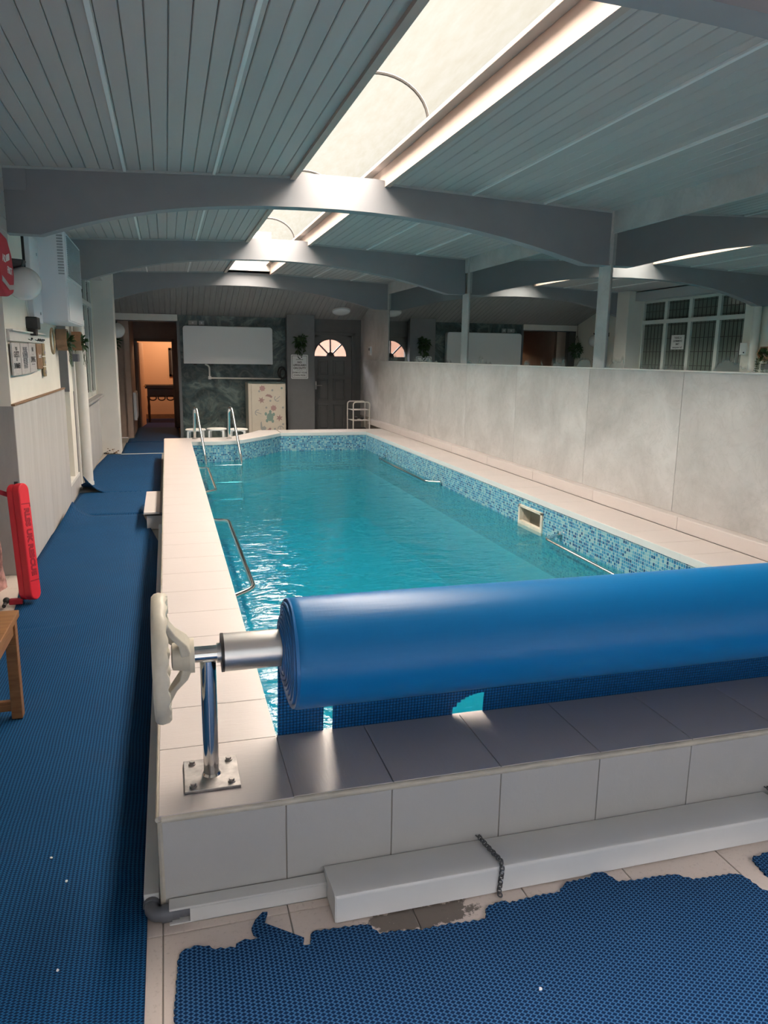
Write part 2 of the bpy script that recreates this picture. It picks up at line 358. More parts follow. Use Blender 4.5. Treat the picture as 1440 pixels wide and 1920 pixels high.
# ------------------------------------------------------------ mesh helpers
ORG = {}
class MB:
    def __init__(s, Mx=None): s.v = []; s.f = []; s.uv = {}; s.M = Mx
    def add(s, vs, fs, uvs=None):
        b = len(s.v)
        for p in vs:
            p = Vector(p); s.v.append(s.M @ p if s.M else p)
        for k, f in enumerate(fs):
            if uvs: s.uv[len(s.f)] = uvs[k]
            s.f.append([b+i for i in f])
        return s
    def box(s, x0, y0, z0, x1, y1, z1):
        return s.add([(x0,y0,z0),(x1,y0,z0),(x1,y1,z0),(x0,y1,z0),(x0,y0,z1),(x1,y0,z1),(x1,y1,z1),(x0,y1,z1)],
                     [(0,3,2,1),(4,5,6,7),(0,1,5,4),(1,2,6,5),(2,3,7,6),(3,0,4,7)])
    def cyl(s, p0, p1, r0, r1=None, n=16, caps=True):
        r1 = r0 if r1 is None else r1
        p0, p1 = Vector(p0), Vector(p1); d = (p1-p0).normalized()
        a = d.orthogonal().normalized(); b = d.cross(a)
        vs = []
        for p, r in ((p0, r0), (p1, r1)):
            for k in range(n):
                t = 2*PI*k/n; vs.append(p + a*math.cos(t)*r + b*math.sin(t)*r)
        fs = [(k, (k+1) % n, n+(k+1) % n, n+k) for k in range(n)]
        if caps: fs += [tuple(range(n-1, -1, -1)), tuple(range(n, 2*n))]
        return s.add(vs, fs)
    def tube(s, pts, r, n=10, closed=False, caps=True):
        pts = [Vector(p) for p in pts]; L = len(pts); vs = []
        rr = r if isinstance(r, (list, tuple)) else [r]*L
        def tan(i):
            if closed: return (pts[(i+1) % L]-pts[i-1]).normalized()
            return (pts[min(i+1, L-1)]-pts[max(i-1, 0)]).normalized()
        a = tan(0).orthogonal().normalized()
        for i in range(L):
            t = tan(i); a = (a - t*a.dot(t)).normalized(); b = t.cross(a)
            for k in range(n):
                w = 2*PI*k/n; vs.append(pts[i] + (a*math.cos(w)+b*math.sin(w))*rr[i])
        fs = []
        for i in range(L if closed else L-1):
            j = (i+1) % L
            for k in range(n): fs.append((i*n+k, i*n+(k+1) % n, j*n+(k+1) % n, j*n+k))
        if not closed and caps: fs += [tuple(range(n-1, -1, -1)), tuple((L-1)*n+k for k in range(n))]
        return s.add(vs, fs)
    def prism(s, poly, ax, a, b):       # poly in the plane of the two other axes (in x,y,z order), extruded along ax
        n = len(poly)
        def P(p, h):
            q = list(p); q.insert(ax, h); return q
        vs = [P(p, a) for p in poly] + [P(p, b) for p in poly]
        return s.add(vs, [tuple(range(n)), tuple(range(2*n-1, n-1, -1))] + [(k, n+k, n+(k+1) % n, (k+1) % n) for k in range(n)])
    def lathe(s, prof, o, ax=2, n=24, caps=True):     # prof [(h, r)] along axis ax from point o
        vs = []
        for h, r in prof:
            for k in range(n):
                t = 2*PI*k/n; c = [math.cos(t)*r, math.sin(t)*r]; c.insert(ax, h); vs.append(Vector(o)+Vector(c))
        fs = [(i*n+k, i*n+(k+1) % n, (i+1)*n+(k+1) % n, (i+1)*n+k) for i in range(len(prof)-1) for k in range(n)]
        if caps: fs += [tuple(range(n-1, -1, -1)), tuple((len(prof)-1)*n+k for k in range(n))]
        return s.add(vs, fs)
    def sphere(s, c, r, n=20, m=12, sc_=(1, 1, 1)):
        vs = [Vector(c)+Vector((0, 0, r*sc_[2]))]
        for i in range(1, m):
            p = PI*i/m
            for k in range(n):
                t = 2*PI*k/n; vs.append(Vector(c)+Vector((math.sin(p)*math.cos(t)*r*sc_[0], math.sin(p)*math.sin(t)*r*sc_[1], math.cos(p)*r*sc_[2])))
        vs.append(Vector(c)-Vector((0, 0, r*sc_[2])))
        fs = [(0, 1+k, 1+(k+1) % n) for k in range(n)]
        for i in range(m-2):
            for k in range(n): fs.append((1+i*n+k, 1+(i+1)*n+k, 1+(i+1)*n+(k+1) % n, 1+i*n+(k+1) % n))
        L = len(vs)-1; b = 1+(m-2)*n
        fs += [(b+k, L, b+(k+1) % n) for k in range(n)]
        return s.add(vs, fs)
    def torus(s, c, R, r, ax=0, n=32, m=8, sy=1.0):
        pts = []
        for k in range(n):
            t = 2*PI*k/n; q = [math.cos(t)*R, math.sin(t)*R*sy]; q.insert(ax, 0); pts.append(Vector(c)+Vector(q))
        return s.tube(pts, r, m, closed=True)
    def build(s, name, mat, parent=None, smooth=False, bevel=0, org=None, seg=2):
        if parent is not None: o0 = ORG[parent.name]
        elif org is not None: o0 = Vector(org)
        else:
            xs = [p.x for p in s.v]; ys = [p.y for p in s.v]; o0 = Vector(((min(xs)+max(xs))/2, (min(ys)+max(ys))/2, min(p.z for p in s.v)))
        me = bpy.data.meshes.new(name); me.from_pydata([p-o0 for p in s.v], [], s.f)
        mats = mat if isinstance(mat, list) else [mat]
        for mm in mats: me.materials.append(mm)
        uvl = me.uv_layers.new(name='UVMap')
        for p in me.polygons:
            cu = s.uv.get(p.index)
            nx, ny, nz = (abs(c) for c in p.normal)
            for q, li in enumerate(p.loop_indices):
                if cu: uvl.data[li].uv = cu[q]; continue
                w = s.v[me.loops[li].vertex_index]
                uvl.data[li].uv = (w.x, w.y) if nz >= nx and nz >= ny else ((w.x, w.z) if ny >= nx else (w.y, w.z))
        if smooth:
            me.polygons.foreach_set('use_smooth', [True]*len(me.polygons))
            me.set_sharp_from_angle(angle=math.radians(40))
        me.update()
        ob = bpy.data.objects.new(name, me); COL.objects.link(ob)
        if parent is not None: ob.parent = parent
        else: ob.location = o0
        ORG[ob.name] = o0
        if bevel:
            bv = ob.modifiers.new('bevel', 'BEVEL'); bv.width = bevel; bv.segments = seg; bv.limit_method = 'ANGLE'; bv.angle_limit = math.radians(40)
        return ob
def tag(o, label=None, cat=None, group=None, kind=None):
    if label: o['label'] = label
    if cat: o['category'] = cat
    if group: o['group'] = group
    if kind: o['kind'] = kind
    return o
def thing(name, label, cat, loc, group=None):
    o = bpy.data.objects.new(name, None); COL.objects.link(o); o.location = loc; o.empty_display_size = .1
    ORG[o.name] = Vector(loc); return tag(o, label, cat, group)
def root(name, loc=(0, 0, 0)):
    o = bpy.data.objects.new(name, None); COL.objects.link(o); o.location = loc; ORG[o.name] = Vector(loc); o['kind'] = 'structure'; return o
def inst(src, loc, parent, rot=(0, 0, 0)):
    o = src.copy(); COL.objects.link(o); o.parent = parent; o.location = loc; o.rotation_euler = rot; ORG[o.name] = Vector(loc); return o
def box(name, mat, parent, x0, y0, z0, x1, y1, z1, bevel=0, **k):
    return MB().box(x0, y0, z0, x1, y1, z1).build(name, mat, parent, bevel=bevel, **k)
def text(name, s, size, Mx, mat, parent, ext=.0012, align='CENTER', bold=0.0, sx=1.0, spacing=1.0):
    c = bpy.data.curves.new(name, 'FONT'); c.body = s; c.size = size; c.extrude = ext; c.align_x = align; c.align_y = 'CENTER'; c.offset = bold
    c.space_line = spacing; c.materials.append(mat); c.resolution_u = 3
    tmp = bpy.data.objects.new('tmp', c); COL.objects.link(tmp); dg = bpy.context.evaluated_depsgraph_get(); me = bpy.data.meshes.new_from_object(tmp.evaluated_get(dg)); bpy.data.objects.remove(tmp)
    o = bpy.data.objects.new(name, me); COL.objects.link(o); o.parent = parent; ORG[o.name] = ORG[parent.name]
    T = Matrix.Translation(-ORG[parent.name]) @ Mx @ Matrix.Diagonal((sx, 1, 1, 1))
    o.matrix_local = T; return o
def frameM(o, x, y):           # local x,y axes -> world, z = x cross y
    x = Vector(x).normalized(); y = Vector(y).normalized(); z = x.cross(y)
    m = Matrix((x, y, z)).transposed().to_4x4(); m.translation = o; return m
def arc(c, r, a0, a1, n, f): return [f(c[0]+r*math.cos(a0+(a1-a0)*k/n), c[1]+r*math.sin(a0+(a1-a0)*k/n)) for k in range(n+1)]
def fillet(pts, r, n=5):
    pts = [Vector(p) for p in pts]; out = [pts[0]]
    for i in range(1, len(pts)-1):
        a, b, c = pts[i-1], pts[i], pts[i+1]; u = (a-b).normalized(); w = (c-b).normalized()
        d = min(r, (a-b).length*.49, (c-b).length*.49)
        for k in range(n+1):
            t = k/n; out.append((b+u*d)*(1-t)**2 + b*2*t*(1-t) + (b+w*d)*t*t)
    return out+[pts[-1]]

XL, XR, YF = -1.06, 3.83, 15.3        # left wall, mirror wall, far wall
def roofz(x): return 2.875 + .0385*((x+1.06) if x < 1.375 else (3.83-x))

# ------------------------------------------------------------ floor
fl = MB()
for x0, y0, x1, y1 in ((-3.2, -1.4, 5.0, 2.05), (-3.2, 2.05, -.05, 17.6), (3.4, 2.05, 4.2, 15.5), (-.05, 12.95, 3.4, 15.6), (-.05, 15.6, .6, 17.6), (-1.2, 17.6, 1.6, 20)):
    fl.box(x0, y0, -.12, x1, y1, -.006)
floor = fl.build('floor', M['grout'], org=(0, 0, 0)); floor['kind'] = 'structure'
ft = None
for j in range(5):
    for i in range(-1, 9):
        x = -.075 + .3545*i; y = 1.93 - .3545*(j)
        if ft is None: ft = MB().box(.002, -.3525, -.006, .3525, -.002, 0).build('floor_tile', M['floor_tile'], floor, bevel=.0015); ft.location = (x, y, 0)
        else: inst(ft, (x, y, 0), floor)
for i in range(-1, 9): inst(ft, (-.075+.3545*i, 2.03+.2545, 0), floor)
for j in range(4):
    for i in range(4): inst(ft, (-1.06-.3545*(i+1)+.25, 5.85-.3545*j, 0), floor)

# ------------------------------------------------------------ ceiling: deck, boards, battens, beams
cl = MB()
for y0, y1 in ((-1.3, 13.4),):
    for x0, x1 in ((-1.3, 1.0), (1.75, 4.0)):
        cl.add([(x0,y0,roofz(x0)+.03),(x1,y0,roofz(x1)+.03),(x1,y1,roofz(x1)+.03),(x0,y1,roofz(x0)+.03),(x0,y0,roofz(x0)+.1),(x1,y0,roofz(x1)+.1),(x1,y1,roofz(x1)+.1),(x0,y1,roofz(x0)+.1)],
               [(0,3,2,1),(4,5,6,7),(0,1,5,4),(1,2,6,5),(2,3,7,6),(3,0,4,7)])
cl.box(.95, -1.3, 2.97, 1.8, 2.44, 3.1); cl.box(.95, 2.30, 2.97, 1.8, 2.44, 3.7); cl.box(-1.4, 13.3, 3.02, 4.1, 13.45, 3.4); cl.box(-1.4, -1.4, 2.8, 4.1, -1.25, 3.4)
cl.add([(-1.4,13.3,2.95),(4.1,13.3,2.95),(4.1,15.6,2.34),(-1.4,15.6,2.34),(-1.4,13.3,3.1),(4.1,13.3,3.1),(4.1,15.6,2.5),(-1.4,15.6,2.5)],[(0,3,2,1),(4,5,6,7),(0,1,5,4),(1,2,6,5),(2,3,7,6),(3,0,4,7)])
cl.box(-1.3, 17.5, 2.55, 1.7, 20.2, 2.7); cl.box(-1.3, 15.3, 2.5, .7, 17.6, 2.6); cl.box(-3.4, -1.3, 2.26, -1.06, 6.0, 2.36)
ceiling = cl.build('ceiling', M['deck'], org=(0, 0, 0)); ceiling['kind'] = 'structure'
BW = .0925
def bays(y0, y1):
    pr = None
    for side in (-1, 1):
        n = 22; w = (1.0+1.06)/n if side < 0 else (3.83-1.755)/n
        for k in range(n):
            xa = (-1.06 + w*k) if side < 0 else (1.755 + w*k)
            tilt = -math.atan(.0385) if side < 0 else math.atan(.0385)
            if pr is None:
                pr = MB().box(.0015, y0, 0, w-.0015, y1, .02).build('ceiling_board', M['boards'], ceiling, bevel=.004, seg=1); ob = pr
                ob.location = (xa, 0, roofz(xa)); ob.rotation_euler = (0, tilt, 0)
            else: ob = inst(pr, (xa, 0, roofz(xa)), ceiling, (0, tilt, 0))
    for x in (-.235, .40, 2.485, 3.142):
        z = roofz(x)
        MB().box(x-.011, y0, z-.014, x+.011, y1, z+.004).build('batten', M['batten'], ceiling, bevel=.003)
bays(-1.2, 2.32); bays(2.43, 6.19); bays(6.32, 9.66); bays(9.79, 13.31)
n = 50; w = 4.89/n; pr = None            # boards of the sloping end bay
sl = math.atan2(2.325-2.90, 15.3-13.4)
for k in range(n):
    if pr is None:
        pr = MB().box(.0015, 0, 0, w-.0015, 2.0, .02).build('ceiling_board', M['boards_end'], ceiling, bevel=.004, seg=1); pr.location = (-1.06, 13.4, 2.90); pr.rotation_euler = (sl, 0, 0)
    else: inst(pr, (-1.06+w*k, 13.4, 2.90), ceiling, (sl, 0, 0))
arch = [(-1.06,2.43),(-.83,2.43),(-.70,2.474),(-.53,2.525),(-.376,2.568),(-.2,2.609),(0,2.648),(.18,2.674),(.36,2.695),(.58,2.714),(.8,2.727),(1.05,2.735),(1.375,2.738),(1.65,2.731),(1.9,2.718),(2.2,2.692),(2.5,2.653),(2.78,2.606),(3.05,2.553),(3.25,2.508),(3.45,2.458),(3.585,2.425),(3.83,2.425)]
def beam(y0, y1):
    p = arch + [(3.83, roofz(3.83)+.012), (1.76, roofz(1.76)+.03), (1.76, 3.02), (.99, 3.02), (.99, roofz(.99)+.03), (-1.06, roofz(-1.06)+.012)]
    vs = []; fs = []; n = len(arch); top = [(x, roofz(x)+.012 if not .95 < x < 1.8 else 2.985) for x, z in arch]
    for y in (y0, y1):
        vs += [(x, y, z) for x, z in arch] + [(x, y, z) for x, z in top]
    for k in range(n-1):
        fs += [(k, k+1, n+k+1, n+k), (2*n+k+1, 2*n+k, 3*n+k, 3*n+k+1), (k+1, k, 2*n+k, 2*n+k+1), (n+k, n+k+1, 3*n+k+1, 3*n+k)]
    fs += [(0, n, 3*n, 2*n), (n-1, 2*n+n-1, 3*n+n-1, n+n-1)]
    b = MB().add(vs, fs).build('roof_beam', M['beam'], ceiling)
    for xa, xb in ((-1.06, 1.0), (1.755, 3.83)):     # thin trim where boards meet the beam
        MB().add([(xa,y0-.014,roofz(xa)-.016),(xb,y0-.014,roofz(xb)-.016),(xb,y0,roofz(xb)-.016),(xa,y0,roofz(xa)-.016),(xa,y0-.014,roofz(xa)+.003),(xb,y0-.014,roofz(xb)+.003),(xb,y0,roofz(xb)+.003),(xa,y0,roofz(xa)+.003)],
                 [(0,3,2,1),(4,5,6,7),(0,1,5,4),(1,2,6,5),(2,3,7,6),(3,0,4,7)]).build('beam_trim', M['cornice'], ceiling)
    return b
for y in (2.30, 6.18, 9.65, 13.3): beam(y, y+.14)
box('joint_plate', M['beam'], ceiling, -1.06, 6.168, 2.72, -.90, 6.182, 2.885, .003)
box('boxed_cornice', M['cornice'], ceiling, -1.06, 9.8, 2.70, -.90, 13.28, 2.86, .006)

# ------------------------------------------------------------ skylight: kerbs, frames, bars, sheets
sky = root('window_1', (1.375, 0, 3.0))
bars = [2.35, 5.07, 7.79, 10.51, 13.23]
for side, xa, xb in ((-1, .975, 1.02), (1, 1.735, 1.78)):
    box('skylight_kerb', M['kerb'], sky, xa, 2.4, 2.93, xb, 13.4, 3.12)
xk = 1.70
for a, b_, z0, z1 in ((1.665, 1.735, 3.075, 3.10), (1.69, 1.735, 3.10, 3.125), (1.015, 1.085, 3.075, 3.10), (1.015, 1.06, 3.10, 3.125)):
    box('skylight_frame', M['kerb'], sky, a, 2.4, z0, b_, 13.3, z1, .004)
box('end_panel', M['white_plaster'], sky, 1.0, 13.2, 2.98, 1.76, 13.32, 3.6)
RD = .335
def domep(t, r=RD): return (1.375 + r*1.03*math.cos(t), 3.105 + r*.80*math.sin(t))
for a, b_ in [(bars[k], bars[k+1]) for k in range(4)]:
    vs = []; fs = []; K = 16
    for y in (a, b_):
        vs += [(domep(PI*k/K)[0], y, domep(PI*k/K)[1]) for k in range(K+1)]
    for k in range(K): fs.append((k, k+1, K+1+k+1, K+1+k))
    MB().add(vs, fs, [[(PI*RD*k/K, a), (PI*RD*(k+1)/K, a), (PI*RD*(k+1)/K, b_), (PI*RD*k/K, b_)] for k in range(K)]).build('skylight_sheet', M['dome'], sky, smooth=True)
for y in bars:
    MB().tube([(domep(PI*k/20, RD-.006)[0], y, domep(PI*k/20, RD-.006)[1]) for k in range(21)], .011, 6).build('glazing_bar', M['bar'], sky, smooth=True)

# ------------------------------------------------------------ right wall: ledge, panels, posts, header, mirrors
wr = MB().box(3.845, -1.3, 0, 4.0, 15.6, 3.2).build('wall_right', M['grout'], org=(3.9, 6, 0)); wr['kind'] = 'structure'
ys = [-1.2, .4, 2.0, 3.55, 5.05, 6.42, 7.98, 9.5, 11.0, 12.5, 13.9, 15.29]
for a, b_ in zip(ys[:-1], ys[1:]):
    box('stone_panel', M['stone'], wr, 3.83, a+.002, .425, 3.85, b_-.002, 1.53, .0015)
posts = [(2.28, 2.48), (6.165, 6.36), (9.49, 9.71), (13.24, 13.44)]
for a, b_ in posts:
    box('wall_post', M['stone'], wr, 3.818, a, 1.53, 3.85, b_, 2.43, .002)
    box('post_edge', M['stone'], wr, 3.80, a, 2.43, 3.85, a+.012, 2.88, .001)
for a, b_ in ((-1.2, 2.30), (2.44, 6.18), (6.32, 9.65), (9.79, 13.3)):
    k = 2
    for q in range(k):
        box('header_panel', M['stone'], wr, 3.815, a+(b_-a)*q/k+.001, 2.69, 3.85, a+(b_-a)*(q+1)/k-.001, 2.885, .001)
for a, b_ in ((-1.2, 2.28), (2.48, 6.165), (6.36, 9.49), (9.71, 13.24)):
    box('mirror_panel', M['mirror'], wr, 3.83, a, 1.53, 3.842, b_, 2.70)
box('stone_panel', M['stone'], wr, 3.83, 13.44, 1.53, 3.85, 15.29, 2.8)
box('mirror_lower_trim', M['white_paint'], wr, 3.822, -1.2, 1.522, 3.835, 13.24, 1.534, .002)
yy = 2.42
while yy < 14.3:
    y2 = min(yy+1.22, 14.35)
    box('ledge_board', M['coping'], wr, 3.745, yy+.001, .318, 3.835, y2-.001, .425, .006)
    yy = y2

# ------------------------------------------------------------ left wall
wl = MB()
wl.box(-1.30, 5.85, 0, XL, 8.50, 2.9); wl.box(-1.5, 8.50, 0, -1.30, 9.22, 2.9)
wl.box(-1.30, 9.22, 0, XL, 10.16, 2.9); wl.box(-1.30, 10.16, 0, XL, 12.9, .96); wl.box(-1.30, 10.16, 2.72, XL, 12.9, 2.9)
wl.box(-1.30, 12.9, 0, XL, 15.4, 2.9); wl.box(-2.6, 5.85, 0, -1.30, 6.0, 2.9); wl.box(-1.30, 8.5, 0, XL, 9.22, .17)
wall_left = wl.build('wall_left', M['plaster'], org=(XL, 9, 0)); wall_left['kind'] = 'structure'
# dado and jamb panels
box('dado_panel', M['dado'], wall_left, XL-.005, 5.86, 0, XL+.014, 7.3, 1.225, .002)
box('dado_panel', M['dado'], wall_left, XL-.005, 7.303, 0, XL+.014, 8.68, 1.225, .002)
box('dado_panel', M['dado_dark'], wall_left, -2.4, 5.838, 0, XL+.014, 5.858, 1.225, .002)
box('dado_cap', M['gold_wood'], wall_left, XL-.005, 5.85, 1.225, XL+.024, 8.66, 1.240, .003)
box('jamb_panel', M['dado_dark'], wall_left, -1.30, 9.55, .21, XL+.012, 9.57, 1.16, .002)
box('jamb_panel', M['column'], wall_left, -1.30, 9.20, 1.17, XL+.002, 9.235, 2.3, .002)
box('niche_sill', M['white_paint'], wall_left, -1.30, 8.68, .17, XL+.014, 9.56, .21, .004)
box('dado_panel', M['dado'], wall_left, XL-.005, 8.68, 0, XL+.014, 9.60, .17, .002)
box('dado_panel', M['dado'], wall_left, XL-.005, 9.98, 0, XL+.014, 12.88, .93, .002)
box('corner_strip', M['white_paint'], wall_left, XL-.002, 9.57, 0, XL+.03, 9.66, 2.4, .003)
wsill = box('window_sill', M['dado_dark'], wall_left, XL-.01, 9.98, .93, XL+.085, 12.88, .965, .006)
pier = box('wall_pier', M['white_plaster'], wall_left, XL-.01, 12.9, 0, -.765, 13.3, 2.9, .008)
for k in range(26):        # flaking paint at the damp foot of the pier
    x = random.uniform(-1.03, -.78); z = random.uniform(.0, .085)*random.random(); s_ = random.uniform(.006, .02)
    MB().prism([(x+s_*random.uniform(.6, 1.3)*math.cos(t), z+.01+s_*.6*random.uniform(.6, 1.3)*math.sin(t)) for t in [j*2*PI/7 for j in range(7)]], 1, 12.896, 12.9).build('paint_flake', M['gold_wood'] if k % 2 else M['mortar_dark'], wall_left)
# boarded bulkhead over the alcove and the alcove's own walls
for k in range(7):
    box('bulkhead_board', M['boards'], wall_left, -1.075, -1.2, 2.24+k*.093, -1.05, 6.175, 2.331+k*.093, .003, seg=1)
wa = MB().box(-2.75, -1.3, 0, -2.6, 6.0, 2.4).build('wall_alcove', M['plaster']); wa['kind'] = 'structure'
wbk = MB().box(-2.75, -1.35, 0, -1.06, -1.2, 3.3).box(-1.06, -1.35, 2.25, 4.0, -1.2, 3.3).build('wall_near', M['plaster']); wbk['kind'] = 'structure'
gf = root('window_3', (1.4, -1.28, 0))
for k in range(6): x = -1.06+4.89*k/5; box('door_stile', M['upvc'], gf, x-.04, -1.31, 0, x+.04, -1.25, 2.25, .004)
for z in (0, 2.17): box('door_rail', M['upvc'], gf, -1.06, -1.31, z, 3.83, -1.25, z+.08, .004)
for k in range(5): box('glass_pane', M['fan_glass'], gf, -1.02+4.89*k/5, -1.285, .08, -1.02+4.89*(k+1)/5-.08, -1.28, 2.17)

# leaded window in the left wall
win = root('window_2', (XL, 11.5, .96))
Y0, Y1, Z0, Z1, ZT = 10.16, 12.9, .965, 2.71, 2.31
nb = [10.16, 10.80, 11.52, 12.20, 12.9]
fr = [box('window_frame', M['upvc'], win, XL-.10, Y0, Z0, XL-.03, Y1, Z0+.06, .004), box('window_frame', M['upvc'], win, XL-.10, Y0, Z1-.05, XL-.03, Y1, Z1, .004)]
for y in nb: box('mullion', M['upvc'], win, XL-.10, max(Y0, y-.04), Z0, XL-.025, min(Y1, y+.04), Z1, .004)
box('transom', M['upvc'], win, XL-.10, Y0, ZT-.035, XL-.022, Y1, ZT+.035, .004)
for k in range(4):
    for za, zb, rows in ((Z0+.06, ZT-.035, 5), (ZT+.035, Z1-.05, 2)):
        ya, yb = nb[k]+.04, nb[k+1]-.04
        pn = box('glass_pane', M['dark_glass'], win, XL-.075, ya, za, XL-.068, yb, zb)
        g = MB()
        for i in range(1, 6): y = ya+(yb-ya)*i/6; g.box(XL-.068, y-.006, za, XL-.064, y+.006, zb)
        for i in range(0, rows+1): z = za+.03+(zb-za-.06)*i/rows; g.box(XL-.068, ya, z-.006, XL-.064, yb, z+.006)
        g.build('lead_came', M['lead'], pn)
box('window_back', M['deck'], win, XL-.22, Y0, Z0, XL-.2, Y1, Z1)

# ------------------------------------------------------------ far wall, corridor, room beyond
wbm = MB()
wbm.box(.235, YF, 0, 2.86, YF+.15, 2.5); wbm.box(3.66, YF, 0, 4.0, YF+.15, 2.5); wbm.box(2.86, YF, 2.03, 3.66, YF+.15, 2.5)
wbm.box(-1.2, YF, 2.20, .235, YF+.15, 2.5); wbm.box(-1.2, YF, 0, -.90, YF+.15, 2.5)
wall_back = wbm.build('wall_back', M['door'], org=(1.4, YF, 0)); wall_back['kind'] = 'structure'
box('marbled_panel', M['marble'], wall_back, .25, YF-.012, 0, 2.30, YF+.01, 2.4)
box('grey_column', M['column'], wall_back, 2.29, YF-.20, 0, 2.84, YF+.01, 2.42, .004)
box('corridor_lintel', M['white_paint'], wall_back, -1.05, YF-.06, 2.215, .235, YF+.01, 2.335, .004)
box('corridor_jamb', M['column'], wall_back, .215, YF-.03, 0, .27, YF+.16, 2.22, .004)
MB().box(-1.2, YF+.15, 0, -.66, YF+.2, 2.5).box(-.76, YF+.1, 0, -.66, 17.5, 2.5).box(.27, YF+.15, 0, .40, 17.5, 2.5).box(-.76, 17.5, 0, -.60, 17.6, 2.5).box(.14, 17.5, 0, .5, 17.6, 2.5).box(-.6, 17.5, 1.86, .14, 17.6, 2.55).build('corridor_wall', M['brown_wall'], wall_back)
for k, (x0, z0, x1, z1) in enumerate(((-.64, 0, -.59, 1.92), (.125, 0, .175, 1.92), (-.64, 1.86, .175, 1.92))):
    box('door_frame', M['frame_brown'], wall_back, x0, 17.46, z0, x1, 17.5, z1, .004)
MB().box(-1.2, 17.6, 0, -1.1, 20, 2.6).box(1.5, 17.6, 0, 1.6, 20, 2.6).box(-1.2, 19.9, 0, 1.6, 20, 2.6).box(-1.1, 17.6, 0, -.6, 17.62, 2.55).box(.16, 17.6, 0, 1.5, 17.62, 2.55).build('room_wall', M['peach'], wall_back)
box('skirting', M['gold_wood'], wall_back, -1.1, 19.87, 0, 1.5, 19.9, .12, .004)
# open door leaf at the end of the corridor
d2 = root('door_2', (-.58, 17.6, 0))
MB(frameM((-.585, 17.62, 0), (.10, 1, 0), (0, 0, 1))).box(0, .01, -.02, .70, 1.84, .02).build('door_leaf', M['peach'], d2, bevel=.003)
MB().cyl((-.53, 18.18, .88), (-.47, 18.17, .88), .012).tube([(-.48, 18.17, .88), (-.47, 18.10, .88)], .01).sphere((-.52, 18.18, .88), .025).build('door_handle', M['brass'], d2, smooth=True)

# fanlight door at the far right
d1 = root('door_1', (3.25, YF, 0))
cx, zf, rf = 3.20, 1.605, .335
pts = [(2.87, 0), (3.65, 0), (3.65, 2.02), (2.87, 2.02)]
def strips():
    mb = MB(); K = 24
    for k in range(K):         # leaf above the fanlight, as strips round the arch
        a0, a1 = PI*k/K, PI*(k+1)/K
        p0 = (cx+rf*math.cos(a0), zf+rf*math.sin(a0)); p1 = (cx+rf*math.cos(a1), zf+rf*math.sin(a1))
        def out(a):
            c, s_ = math.cos(a), math.sin(a)
            t = 9e9
            if c > 1e-6: t = min(t, (3.65-cx)/c)
            if c < -1e-6: t = min(t, (2.87-cx)/c)
            if s_ > 1e-6: t = min(t, (2.02-zf)/s_)
            return (cx+c*t, zf+s_*t)
        q0, q1 = out(a0), out(a1)
        mb.prism([p0, p1, q1, q0], 1, YF+.0, YF+.045)
    mb.prism([(2.87, zf), (2.87, 2.02), (out(PI)[0], zf)], 1, YF, YF+.045)
    mb.prism([(3.65, 2.02), (3.65, zf), (3.64, zf)], 1, YF, YF+.045)
    mb.prism([(2.87, 2.02), (2.87, zf+.35), (3.0, 2.02)], 1, YF, YF+.045); mb.prism([(3.65, 2.02), (3.5, 2.02), (3.65, zf+.35)], 1, YF, YF+.045)
    mb.box(2.87, YF, 0, 3.65, YF+.045, zf)
    return mb
strips().build('door_leaf', M['door'], d1)
for s_ in range(4):
    a0, a1 = PI*s_/4, PI*(s_+1)/4
    K = 6; ri = .075
    poly = [(cx+(rf-.004)*math.cos(a0+(a1-a0)*k/K), zf+(rf-.004)*math.sin(a0+(a1-a0)*k/K)) for k in range(K+1)] + [(cx+ri*math.cos(a1-(a1-a0)*k/K), zf+ri*math.sin(a1-(a1-a0)*k/K)) for k in range(K+1)]
    MB().prism(poly, 1, YF+.018, YF+.024).build('fanlight_pane', M['fan_glass'], d1)
for a in (PI/4, PI/2, 3*PI/4):
    MB(Matrix.Translation((cx, YF, zf)) @ Matrix.Rotation(-a, 4, 'Y')).box(0, -.008, -.013, rf, .04, .013).build('fanlight_bar', M['door'], d1)
MB().prism(arc((cx, zf), .08, 0, PI, 10, lambda x, z: (x, z)), 1, YF-.008, YF+.04).build('fanlight_hub', M['door'], d1)
MB().tube([(cx+rf*math.cos(PI*k/24), YF-.004, zf+rf*math.sin(PI*k/24)) for k in range(25)], .012, 6).build('fanlight_arch', M['door'], d1, smooth=True)
for x0, x1 in ((2.94, 3.16), (3.25, 3.50)):
    for z0, z1 in ((1.22, 1.53), (.72, 1.16), (.12, .64)):
        mb = MB()
        for a, b_, c, d in ((x0, z0, x1, z0+.018), (x0, z1-.018, x1, z1), (x0, z0, x0+.018, z1), (x1-.018, z0, x1, z1)): mb.box(a, YF-.022, b_, c, YF+.002, d)
        mb.build('door_moulding', M['door'], d1, bevel=.004)
        box('door_panel', M['door'], d1, x0+.045, YF-.016, z0+.045, x1-.045, YF+.002, z1-.045, .005)
for x0, z0, x1, z1 in ((2.84, 0, 2.875, 2.06), (3.645, 0, 3.72, 2.06), (2.84, 2.015, 3.72, 2.075)): box('door_casing', M['door'], d1, x0, YF-.02, z0, x1, YF+.02, z1, .004)
MB().box(2.885, YF-.015, .94, 2.915, YF, 1.10).tube([(2.90, YF-.015, 1.02), (2.90, YF-.05, 1.02), (3.02, YF-.05, 1.02)], .01, 8).build('door_handle', M['steel'], d1, smooth=True)
ob = MB().box(1.5, 18.2, -.2, 5.5, 18.3, 3.2).build('wall_outside', M['outside']); ob['kind'] = 'structure'

